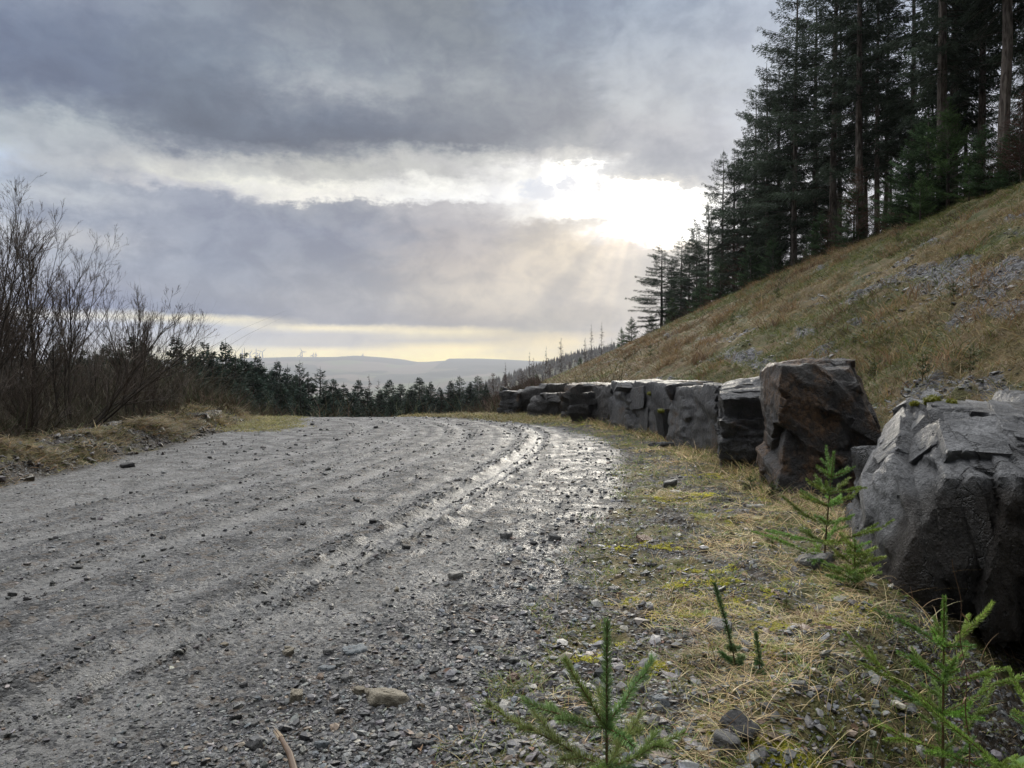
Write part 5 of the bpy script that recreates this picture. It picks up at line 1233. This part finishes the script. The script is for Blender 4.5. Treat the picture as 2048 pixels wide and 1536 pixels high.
named = [
 (775, 1402, 84, 'tan', 0, 'large flat tan stone half buried near the bottom of the track', 0.2),
 (590, 1402, 36, 'tan', 2, 'blunt tan stone left of the large flat one'), (718, 1388, 26, 'tan', 4, 'small ochre stone touching the left tip of the large flat tan one'),
 (708, 1305, 54, 'blue', 3, 'wedge-shaped blue-grey stone up the track from the large flat tan one', 0.1), (652, 1342, 36, 'blue', 3, 'thin grey-green flake between the wedge-shaped stone and the blunt tan one'),
 (910, 1156, 30, 'pale', 1, 'pale cream rounded stone alone in the middle of the gravel'), (1013, 1077, 24, 'grey', 2, 'grey angular stone, left one of a loose trio where the gravel meets the verge'),
 (1110, 1082, 26, 'grey', 2, 'rounded grey stone, right one of a loose trio where the gravel meets the verge'), (1068, 1090, 16, 'dark', 4, 'small pointed dark stone between the two grey ones of the trio'),
 (1290, 1080, 38, 'red', 3, 'brownish tilted flat stone propped at the edge of the verge'), (1302, 1132, 30, 'grey', 3, 'grey flake lying below the brownish tilted stone'),
 (1628, 1137, 74, 'grey', 1, 'big grey stone with a pale top beside the tall sapling'), (1440, 1268, 62, 'grey', 1, 'long grey stone beside the brightest moss cushion'),
 (1322, 1414, 38, 'blue', 2, 'blue-grey angular stone to the right of the foreground sapling'), (1308, 1458, 34, 'grey', 2, 'grey stone just below the blue-grey one beside the foreground sapling'),
 (1478, 1466, 76, 'dark', 1, 'dark humped stone in the lower verge right of the foreground sapling'), (1455, 1500, 60, 'grey', 4, 'broad grey stone leaning under the dark humped one'),
 (1600, 1424, 32, 'grey', 2, 'egg-shaped grey stone on the earthy side of the ditch'), (1512, 1018, 38, 'pale', 3, 'pale flat stone in front of the tall rusty boulder'),
 (1025, 1366, 28, 'red', 2, 'reddish lump of stone left of the foreground sapling'), (1048, 1392, 26, 'dark', 4, 'greenish black stone beside the reddish lump'),
 (1500, 1294, 32, 'grey', 3, 'thin grey stone in the straw above the long thin sapling'), (1385, 1298, 24, 'grey', 4, 'upright narrow grey stone beside the long grey one'),
 (955, 1305, 34, 'blue', 3, 'split blue slate chip left of the tip of the foreground sapling'), (1275, 1385, 30, 'grey', 4, 'half hidden brown-grey stone behind the foreground sapling'),
 (1340, 970, 30, 'grey', 1, 'grey stone in the verge below the smooth upright slab'), (1352, 985, 26, 'pale', 3, 'pale thin stone right under the grey one below the upright slab'),
 (1325, 893, 50, 'dark', 0, 'dark layered rock lying in the grass before the widest slab'), (690, 1365, 26, 'grey', 4, 'brown-grey stone between the ochre one and the grey-green flake'),
 (655, 1310, 20, 'grey', 2, 'small grey stone left of the wedge-shaped one'), (575, 1310, 24, 'tan', 1, 'small tan stone well left of the wedge-shaped one'),
 (640, 1498, 30, 'blue', 1, 'blue-grey stone next to the broken stick'), (505, 1500, 34, 'dark', 1, 'dark wet stone left of the broken stick at the bottom'),
 (835, 1500, 28, 'dark', 2, 'dark stone near the bottom right of the large flat tan one'), (500, 1452, 30, 'grey', 3, 'grey flake in the bottom left half of the track'),
 (1230, 1182, 28, 'grey', 3, 'grey flake at the edge of the verge above the foreground sapling'), (745, 1046, 17, 'dark', 4, 'black cube-like stone standing alone beside the main wheel track'),
 (812, 1099, 16, 'dark', 2, 'small black stone right of the main wheel track, below the cube-like one'), (150, 1137, 24, 'dark', 3, 'flat black stone in the left half of the track'),
 (713, 1003, 13, 'dark', 4, 'small black stone in the middle of the track, above the wheel track'), (253, 935, 26, 'dark', 1, 'dark stone at the foot of the left bank'),
 (605, 1050, 12, 'dark', 2, 'tiny black stone left of the cube-like one')]
for q in named:
    stone(*q[:6], raise_=q[6] if len(q) > 6 else 0.35)
r4 = np.random.default_rng(41)
for i in range(60):
    py = 850+650*r4.random()**1.5; d = CAMZ*F/(py-HOR)
    lo = 1024+XL(d)/d*F; hi = 1024+XR(d)/d*F
    px = r4.uniform(max(lo, 0), hi)
    near_ = i % 3 == 0
    if near_: px = hi-abs(r4.normal(0, 260)); py = 1150+340*r4.random()
    if px < 0: continue
    stone(px, py, r4.uniform(8, 17)*(1 if near_ else 0.6), ['dark', 'dark', 'grey', 'grey', 'blue', 'tan'][r4.integers(0, 6)] if near_ else 'dark', int(r4.integers(0, 6)),
          'fist-sized or smaller stone lying loose among the gravel of the track', 'small loose stones on the track')

# twigs and dead leaves
n = 420; cx, cy = vergepts(n, 1.7, 9, 0.8, (-0.2, 0))
a = rng.uniform(0, 2*PI, n); h_ = np.stack([np.cos(a), np.sin(a), rng.uniform(0.0, 0.3, n)], 1)
V_, F_, C_ = strips(np.stack([cx, cy, hz(cx, cy)+0.006], 1), unit(h_), unit(h_+rng.normal(0, 0.3, (n, 3))*[1, 1, 0.2]), rng.uniform(0.05, 0.28, n), rng.uniform(0.002, 0.004, n), pal(n, [(0.10, 0.07, 0.045), (0.2, 0.15, 0.10), (0.06, 0.04, 0.03)]), 4)
lm = MB(); lm.add(V_, F_, C_)
n = 620; cx, cy = vergepts(n, 1.6, 10, 0.9, (-0.3, 0))
w_ = rng.uniform(0.006, 0.019, n); a = rng.uniform(0, 2*PI, n); U = np.stack([np.cos(a), np.sin(a), rng.normal(0, 0.25, n)], 1); W = np.stack([-np.sin(a), np.cos(a), rng.normal(0, 0.3, n)], 1)
g0 = np.stack([cx, cy, hz(cx, cy)+0.006], 1)
prof = [(-1.2, 0, 0), (-0.4, 0.55, .25), (0.5, 0.5, .3), (1.3, 0, .15), (0.5, -0.5, .3), (-0.4, -0.55, .25), (0, 0, -.05)]
Vl = np.stack([g0+U*(w_*p_[0])[:, None]+W*(w_*p_[1])[:, None]+np.array([0, 0, 1.0])*(w_*p_[2]*rng.uniform(0.3, 2.0, n))[:, None] for p_ in prof], 1)
fl = np.array([[6, 0, 1], [6, 1, 2], [6, 2, 3], [6, 3, 4], [6, 4, 5], [6, 5, 0]])
lm.add(Vl.reshape(-1, 3), (fl[None]+np.arange(n)[:, None, None]*7).reshape(-1, 3), np.repeat(pal(n, [(0.16, 0.09, 0.06), (0.11, 0.06, 0.045), (0.25, 0.17, 0.11), (0.3, 0.24, 0.18)]), 7, axis=0))
tag(link('leaf_litter', lm.mesh('leaf_litter'), MAT['litter']), 'brown dead leaves and fine twigs lying in the right verge', 'leaf litter', None, 'stuff')
# ================================================================== SAPLINGS AND SMALL PLANTS IN THE VERGE
def shoot(mbn, mbs, P, rad, nl, dens, col, ang=0.95, w=0.0011, tuftend=True):
    """a twig with needles standing round it"""
    P = np.asarray(P, float)
    tube(mbs, P, np.linspace(rad, rad*0.45, len(P)), 6, (0.16, 0.09, 0.04))
    seg = np.linalg.norm(np.diff(P, axis=0), axis=1); L = seg.sum(); n = max(4, int(L*dens))
    s = rng.uniform(0.0, 1, n)*L; cs = np.concatenate([[0], np.cumsum(seg)])
    pos = np.stack([np.interp(s, cs, P[:, j]) for j in range(3)], 1)
    pos2 = np.stack([np.interp(np.minimum(s+0.01, L), cs, P[:, j]) for j in range(3)], 1); pos1 = np.stack([np.interp(np.maximum(s-0.01, 0), cs, P[:, j]) for j in range(3)], 1)
    T = unit(pos2-pos1); R_ = unit(np.cross(T, rng.normal(size=(n, 3))))
    # needles comb upwards a little on side shoots
    R_ = unit(R_+np.array([0, 0, 0.25]))
    f = 0.35+0.8*(s/L)**6
    d0 = unit(R_+T*f[:, None]*ang); d1 = unit(d0+T*0.5+rng.normal(0, 0.08, (n, 3)))
    ln = nl*rng.uniform(0.75, 1.1, n)*(1-0.25*(s/L)**4)
    cc = np.array(col)*rng.uniform(0.65, 1.35, (n, 1))*np.where(rng.random(n) < 0.12, 1.5, 1.0)[:, None]
    V_, F_, C_ = strips(pos+R_*rad*0.7, d0, d1, ln, np.full(n, w), cc, 2); mbn.add(V_, F_, C_)
def curved(p, d, L, up, n=6):
    t_ = np.linspace(0, 1, n)[:, None]; d = unit(np.array(d, float))
    return np.array(p)+d*L*t_+np.array([0, 0, 1.0])*up*L*t_**2
def sapling(x, y, H, label, whorls, leader, nl=0.012, dens=1500, col=(0.055, 0.10, 0.045), w=0.0011, lean=(0, 0), rad=0.004, z=None, stemdens=0.6, drops=0):
    """whorls: (height fraction, [(azimuth deg, elevation deg, length, number of side shoots)...])"""
    z = H1(x, y)-0.01 if z is None else z
    o = empty('spruce_sapling', (x, y, z), label, 'sapling', 'self-sown spruce saplings')
    t_ = np.linspace(0, 1, 12)[:, None]
    axis = np.hstack([lean[0]*t_**1.3*H, lean[1]*t_**1.3*H, t_*H])
    st = lambda f: np.array([np.interp(f, t_[:, 0], axis[:, j]) for j in range(3)])
    nb, sb = MB(), MB()
    tube(sb, axis, np.linspace(rad, rad*0.4, 12), 8, (0.14, 0.08, 0.045))
    ldr = np.array([st(f) for f in np.linspace(1-leader, 1, 7)])
    shoot(nb, sb, ldr, rad*0.55, nl, dens, col, 0.9, w)
    low = np.array([st(f) for f in np.linspace(0.25, 1-leader, 6)]); shoot(nb, sb, low, rad*0.7, nl*0.8, dens*stemdens*0.5, col, 0.6, w)
    link('stem', sb.mesh('stem', True), MAT['litter'], o)
    link('leader', nb.mesh('leader'), MAT['needle'], o)
    for hf, brs in whorls:
        p0 = st(hf)
        for az_, el_, L, ns in brs:
            a, e = math.radians(az_), math.radians(el_)
            d = np.array([math.cos(a)*math.cos(e), math.sin(a)*math.cos(e), math.sin(e)])
            nb, sb = MB(), MB(); bc = np.array(col)*rng.uniform(0.65, 1.3)*np.array([rng.uniform(0.85, 1.35), 1.0, rng.uniform(0.8, 1.1)])
            P = curved(p0, d, L, rng.uniform(-0.1, 0.3)); P[1:] += np.cumsum(rng.normal(0, 0.022*L, (len(P)-1, 3)), axis=0); shoot(nb, sb, P, rad*0.5, nl*rng.uniform(0.85, 1.1), dens*rng.uniform(0.65, 1.1), bc, 0.9, w)
            for j in range(ns):
                f = 0.3+0.5*(j+0.5)/ns; q = P[int(f*5)]; sd2 = np.cross(d, [0, 0, 1.0])*(1 if j % 2 else -1)
                shoot(nb, sb, curved(q, unit(d*0.8+sd2*rng.uniform(0.5, 1.0)+[0, 0, rng.uniform(-0.1, 0.3)]), L*rng.uniform(0.3, 0.6)*(1.2-f), 0.05), rad*0.35, nl*0.9, dens, bc, 0.9, w)
            br = link('branch', nb.mesh('branch'), MAT['needle'], o)
            link('twig', sb.mesh('twig', True), MAT['litter'], br)
    if drops:
        D_, Fd = ico(2); P = nb.V[0]
        vs = []; 
        allv = np.concatenate([np.array([v.co[:] for v in c.data.vertices])[5::6] for c in o.children if c.name.startswith(('branch', 'leader'))])
        pick = allv[rng.integers(0, len(allv), drops)]
        db = MB()
        for p_ in pick: db.add(D_*rng.uniform(0.0008, 0.0016)+p_, Fd)
        m, t = newmat('water_drop')
        finish(t, N(t, 'ShaderNodeBsdfPrincipled', {'Base Color': (1, 1, 1, 1), 'Roughness': 0.03, 'Transmission Weight': 1.0, 'IOR': 1.33}).outputs[0])
        dr = link('dewdrops', db.mesh('dewdrops', True), m, o); dr['kind'] = 'stuff'
    return o
# the sapling in the bottom foreground
hx_, hy_ = 0.186, 1.50; hz0 = H1(hx_, hy_)
Ht = 0.722-hz0
sapling(hx_, hy_, Ht, 'largest foreground sapling, upright blue-green leader rising from the bottom edge, wet needles',
        [((0.512-hz0)/Ht, [(163, 44, 0.125, 0), (28, 42, 0.14, 0), (178, 8, 0.165, 2), (-60, 0, 0.085, 0), (100, 30, 0.10, 0)]),
         ((0.435-hz0)/Ht, [(172, 20, 0.235, 3), (8, 14, 0.15, 2), (-120, 12, 0.11, 1), (-50, 18, 0.10, 1), (60, 15, 0.16, 2)]),
         ((0.33-hz0)/Ht, [(190, 6, 0.26, 3), (-10, 8, 0.24, 3), (240, 5, 0.2, 2), (300, 5, 0.2, 2), (90, 5, 0.2, 2)])],
        0.30, 0.0170, 4600, (0.19, 0.29, 0.11), 0.0015, rad=0.0045, drops=160)
def px2(px, py, d): return (px-1024)/F*d, CAMZ+(HOR-py)/F*d
def std(n, L, el=25, ns=2, j=0): return [(j+i*360/n+rng.uniform(-15, 15), el+rng.uniform(-8, 8), L*rng.uniform(0.5, 1.25), ns) for i in range(n) if i == 0 or rng.random() > 0.12]
def sap(px, top, d, label, leader=0.3, wh=4, L=0.25, **k):
    x, zt = px2(px, top, d); zg = H1(x, d); H = zt-zg
    whs = [(1-leader-(1-leader-0.08)*min(1, (i+(rng.uniform(-0.25, 0.25) if i else 0))/max(1, wh-1))*0.95, std(5, L*H*(0.55+0.6*i/max(1, wh-1)), 28-5*i, 2 if i else 1, 30*i)) for i in range(wh)]
    return sapling(x, d, H, label, whs, leader, **k)
sap(1650, 900, 4.55, 'spruce sapling with a bare spike leader, taller of the pair beside the nearest boulder', 0.22, 6, 0.46, nl=0.018, dens=1800, col=(0.17, 0.29, 0.07), w=0.0030, rad=0.006, lean=(0.08, 0))
sap(1712, 1075, 4.05, 'shorter bright green sapling of the pair, hugging the foot of the nearest boulder', 0.2, 5, 0.62, nl=0.018, dens=1800, col=(0.19, 0.31, 0.07), w=0.0030, rad=0.005)
sap(1475, 1165, 2.95, 'long thin leaning sapling almost without branches in the straw', 0.75, 2, 0.16, nl=0.019, dens=3200, col=(0.12, 0.20, 0.08), w=0.0024, rad=0.003, lean=(-0.24, 0.05))
sap(1524, 1262, 2.90, 'second thin dark sapling growing just right of the long leaning one', 0.7, 2, 0.2, nl=0.019, dens=3200, col=(0.12, 0.20, 0.08), w=0.0024, rad=0.003, lean=(-0.1, 0))
sap(1546, 1078, 5.0, 'tiny yellow-green sapling in the straw behind the big grey stone', 0.4, 2, 0.5, nl=0.014, dens=700, col=(0.11, 0.16, 0.04), w=0.003, rad=0.003)
sap(1575, 1188, 3.7, 'tiny sapling in the straw in front of the big grey stone', 0.45, 2, 0.5, nl=0.012, dens=800, col=(0.09, 0.13, 0.04), w=0.0024, rad=0.003)
sap(1502, 950, 7.4, 'small sapling at the left foot of the tall rusty boulder', 0.3, 3, 0.5, nl=0.02, dens=500, col=(0.06, 0.10, 0.035), w=0.005, rad=0.005)
sap(1545, 962, 7.0, 'small bushy sapling right in front of the tall rusty boulder', 0.3, 3, 0.55, nl=0.02, dens=500, col=(0.07, 0.10, 0.035), w=0.005, rad=0.005)
sap(1892, 1190, 2.75, 'sapling with a thick upright leader growing out of the ditch under the nearest boulder', 0.24, 5, 0.50, nl=0.015, dens=3000, col=(0.17, 0.29, 0.06), w=0.0022, rad=0.006)
sap(1755, 1482, 2.35, 'little sapling tip at the bottom edge in the dark ditch side', 0.5, 2, 0.3, nl=0.011, dens=1500, col=(0.09, 0.16, 0.04), w=0.0015, rad=0.003)
sap(2120, 1290, 2.35, 'sapling reaching its bright green branches in from the bottom right corner', 0.3, 5, 0.46, nl=0.015, dens=3000, col=(0.21, 0.35, 0.07), w=0.0022, rad=0.006)
for px, top, d, lab in [(1748, 745, 10.5, 'seedling on the bank just above the mossy slab'), (1940, 740, 9.0, 'thin seedling on the bank above the right end of the mossy slab'), (1795, 470, 26, 'bare-stemmed seedling high on the bank under the brow'),
                        (1465, 640, 32, 'small green sapling on the bank above the pale-topped boulder'), (1905, 590, 20, 'dark sapling with a bare foot in the middle of the bank'), (1555, 590, 34, 'small sapling high on the bank below the plantation'),
                        (1300, 700, 40, 'small sapling low on the far part of the bank'), (1845, 745, 9.8, 'thin pale seedling on the bank between the other two behind the mossy slab')]:
    x, zt = px2(px, top, d)
    H = min(max(0.3, 26*d/F), 1.0) if d > 15 else 0.36
    whs = [(0.7-0.2*i, std(4, H*0.3, 25, 1, 40*i)) for i in range(3)]
    # place it where the sight line meets the bank
    for _ in range(10):
        e_ = H1((px-1024)/F*d, d)-(CAMZ+(HOR-top-20)/F*d)
        d *= 1-np.clip(e_*0.12, -0.06, 0.06)
    sapling((px-1024)/F*d, d, H, lab, whs, 0.3, nl=0.03, dens=220, col=(0.07, 0.10, 0.035), w=0.006+0.0004*d, rad=0.006)
# hart's tongue fern strap leaves
def strap(points, width, col, name, label, cat, group=None, mat='grass'):
    P = np.array(points, float); t_ = np.linspace(0, 1, len(P)); tt = np.linspace(0, 1, 26)
    Q_ = np.stack([np.interp(tt, t_, P[:, j]) for j in range(3)], 1)
    for j in range(3): Q_[1:-1, j] = np.convolve(np.pad(Q_[:, j], 3, 'edge'), np.ones(7)/7, 'valid')[1:-1]
    T = unit(np.gradient(Q_, axis=0)); sd_ = unit(np.cross(T, [0, 0, 1.0]))
    w_ = width*np.sin(np.pi*np.clip(tt*0.93+0.05, 0, 1))**0.6*(1+0.07*np.sin(tt*40))
    up_ = np.cross(sd_, T)
    rows = [Q_-sd_*w_[:, None]*0.5+up_*(0.12*w_*(1+0.7*np.sin(tt*31)))[:, None], Q_, Q_+sd_*w_[:, None]*0.5+up_*(0.12*w_*(1+0.7*np.cos(tt*27)))[:, None]]
    V_ = np.stack(rows, 1).reshape(-1, 3); i = np.arange(25)[:, None]*3; F_ = np.concatenate([np.concatenate([i, i+1, i+4, i+3], 1), np.concatenate([i+1, i+2, i+5, i+4], 1)])
    return V_, F_, np.tile(col, (len(V_), 1))
fern = empty('fern', (1.72, 2.72, H1(1.72, 2.72)-0.02), 'strap-leaved green fern hanging over the dark hollow under the nearest boulder', 'fern')
bz_ = float(fern.location[2])
for pts_, w_, c_ in (([(0, 0, 0.05), (0.02, 0, 0.28), (0.12, -0.01, 0.36), (0.30, -0.03, 0.35), (0.42, -0.05, 0.30)], 0.045, (0.13, 0.24, 0.05)),
                     ([(0, 0, 0.05), (-0.02, 0, 0.22), (0.03, -0.05, 0.26), (0.08, -0.12, 0.18), (0.11, -0.15, 0.08)], 0.04, (0.12, 0.19, 0.04)),
                     ([(0, 0, 0.03), (0.02, -0.05, 0.14), (0.09, -0.1, 0.14), (0.16, -0.16, 0.06)], 0.035, (0.17, 0.2, 0.04)),
                     ([(0, 0, 0.05), (-0.06, 0.0, 0.2), (-0.12, -0.05, 0.22), (-0.2, -0.1, 0.14)], 0.03, (0.08, 0.14, 0.03))):
    b = MB(); b.add(*strap(pts_, w_, c_, '', '', '')); link('frond', b.mesh('frond', True), MAT['grass'], fern)
# dried curly stalk
b = MB(); tt = np.linspace(0, 1, 60); x0, y0 = 1.42, 2.42; g = H1(x0, y0)
zt = CAMZ+(HOR-1120)/F*y0
P = np.stack([x0+0.012+0.035*(1-tt)-0.035*tt**3+0.006*np.sin(tt*30), y0+0.004*np.cos(tt*26), g+(zt-g)*tt], 1)
tube(b, P, 0.0035*(1-tt*0.75), 5, (0.12, 0.07, 0.04))
for k_ in range(26):
    f = int(8+k_*1.7); a = rng.uniform(0, 6); q = P[f]; d = np.array([math.cos(a), math.sin(a), -0.6])
    V_, F_, C_ = strips(q[None], unit(d)[None], unit(d+[0, 0, -1.2])[None], np.array([rng.uniform(0.012, 0.035)]), np.array([0.007]), np.array([[0.17, 0.10, 0.055]])*rng.uniform(0.7, 1.3), 3); b.add(V_, F_, C_)
tag(link('dried_stalk', b.mesh('dried_stalk'), MAT['litter']), 'dead curly brown stalk standing in front of the dark face of the nearest boulder', 'stalk')
# pale bent grass stalk at the bottom right
b = MB(); x0, y0 = 1.30, 2.12; g = H1(x0, y0)
tube(b, [(x0, y0, g), (x0-0.005, y0, g+0.16), (x0+0.004, y0, g+0.30), (x0+0.03, y0, g+0.22), (x0+0.06, y0-.02, g+0.16)], 0.0022, 5, (0.42, 0.36, 0.24))
tube(b, [(x0+0.01, y0, g), (x0+0.018, y0, g+0.15), (x0+0.006, y0, g+0.28)], 0.002, 5, (0.42, 0.36, 0.24))
tag(link('grass_stalk', b.mesh('grass_stalk'), MAT['litter']), 'pale kinked dead grass stalk near the bottom right corner', 'stalk')
# broken stick
b = MB(); P = np.array([(-0.76, 2.46, 0.045), (-0.728, 2.41, 0.045), (-0.675, 2.32, 0.04), (-0.63, 2.22, 0.03), (-0.575, 2.12, 0.02), (-0.53, 2.02, 0.012)]); P[:, 2] += H1(-0.6, 2.35)
tube(b, P, [0.004, 0.007, 0.010, 0.0115, 0.012, 0.013], 9, (0.13, 0.085, 0.055))
o = tag(link('broken_stick', b.mesh('broken_stick', True), MAT['litter']), 'broken brown stick with a splintered pale tip at the bottom of the track', 'stick')
b = MB()
for k_ in range(7):
    a = k_*0.9; tube(b, [P[1]+[0.008*math.cos(a), 0.004*math.sin(a), 0.006*math.sin(a)], P[0]+[0.007*math.cos(a), 0, 0.006*math.sin(a)]+(P[0]-P[1])*rng.uniform(-0.1, 0.5)], [0.003, 0.0008], 4, (0.42, 0.33, 0.23))
link('splinters', b.mesh('splinters'), MAT['litter'], o)
# fallen sticks on the verge
for pts_, r_, lab in [([(935, 1250), (960, 1260), (985, 1270)], 0.004, 'short dark twig on the gravel above the foreground sapling'),
                      ([(1400, 880), (1445, 920), (1500, 955)], 0.007, 'thin fallen branch at the foot of the pale-topped boulder')]:
    b = MB(); P = []
    for px, py in pts_:
        d = CAMZ*F/(py-HOR); x = (px-1024)/F*d; P.append((x, d, H1(x, d)+0.03))
    tube(b, P, [r_, r_*0.8, r_*0.4], 6, (0.12, 0.08, 0.055)); tag(link('fallen_twig', b.mesh('fallen_twig'), MAT['litter']), lab, 'twig')
# moss tufts on the rocks
def mosspad(x, y, z, r, label, nrm=(0, 0, 1)):
    D_, F_ = ico(3); p_ = D_*np.array([r, r*0.8, r*0.6]); p_ = p_*(1+0.35*fbm(D_*3+x*9, 3)[:, None])
    b = MB(); b.add(p_, F_, np.clip(np.array([0.17, 0.17, 0.025])*(1+0.5*noise(D_*6+y)[:, None]), 0, 1))
    n = 500; q = p_[rng.integers(0, len(p_), n)]; nn_ = unit(q)
    b.add(*strips(q*0.95, nn_, unit(nn_+rng.normal(0, .4, (n, 3))), rng.uniform(.008, .02, n)*(r/0.05)**.5, np.full(n, 0.004), pal(n, [(0.28, 0.27, 0.035), (0.18, 0.2, 0.03)]), 2))
    tag(link('moss_tuft', b.mesh('moss_tuft'), MAT['grass'], None, (x, y, z)), label, 'moss', 'moss tufts on the boulders')
dg = bpy.context.evaluated_depsgraph_get()
def hit(px, py):
    d = Vector(((px-1024)/F, 1, (HOR-py)/F)).normalized()
    r_ = scene.ray_cast(bpy.context.evaluated_depsgraph_get(), Vector((0, 0, CAMZ)), d)
    return r_[1] if r_[0] else None
for px, py, r, lab in [(1865, 801, 0.055, 'larger bright yellow moss tuft on top of the flat slab'), (1903, 806, 0.035, 'second yellow moss tuft on the flat slab, right of the larger one'),
                       (1830, 808, 0.03, 'yellow-green moss hanging at the left end of the flat slab'), (1301, 787, 0.06, 'small moss tuft high on the face of the widest slab'), (1322, 822, 0.055, 'moss tuft halfway down the face of the widest slab')]:
    h_ = hit(px, py)
    if h_ is not None and h_.y < 20: mosspad(h_.x, h_.y, h_.z, r, lab)
# ================================================================== HAZE
bm = bmesh.new(); bmesh.ops.create_cube(bm, size=1.0)
bmesh.ops.scale(bm, vec=(22400, 9500, 420), verts=bm.verts)
bmesh.ops.translate(bm, vec=(0, 9500/2-200, 420/2-146), verts=bm.verts)
me = bpy.data.meshes.new('haze'); bm.to_mesh(me); bm.free()
m, t = newmat('valley_air')
vol = N(t, 'ShaderNodeVolumePrincipled', {'Color': (0.80, 0.81, 0.88, 1), 'Density': 0.00012, 'Anisotropy': 0.35})
o = N(t, 'ShaderNodeOutputMaterial'); t.links.new(vol.outputs[0], o.inputs['Volume'])
tag(link('haze', me, m), kind='stuff')
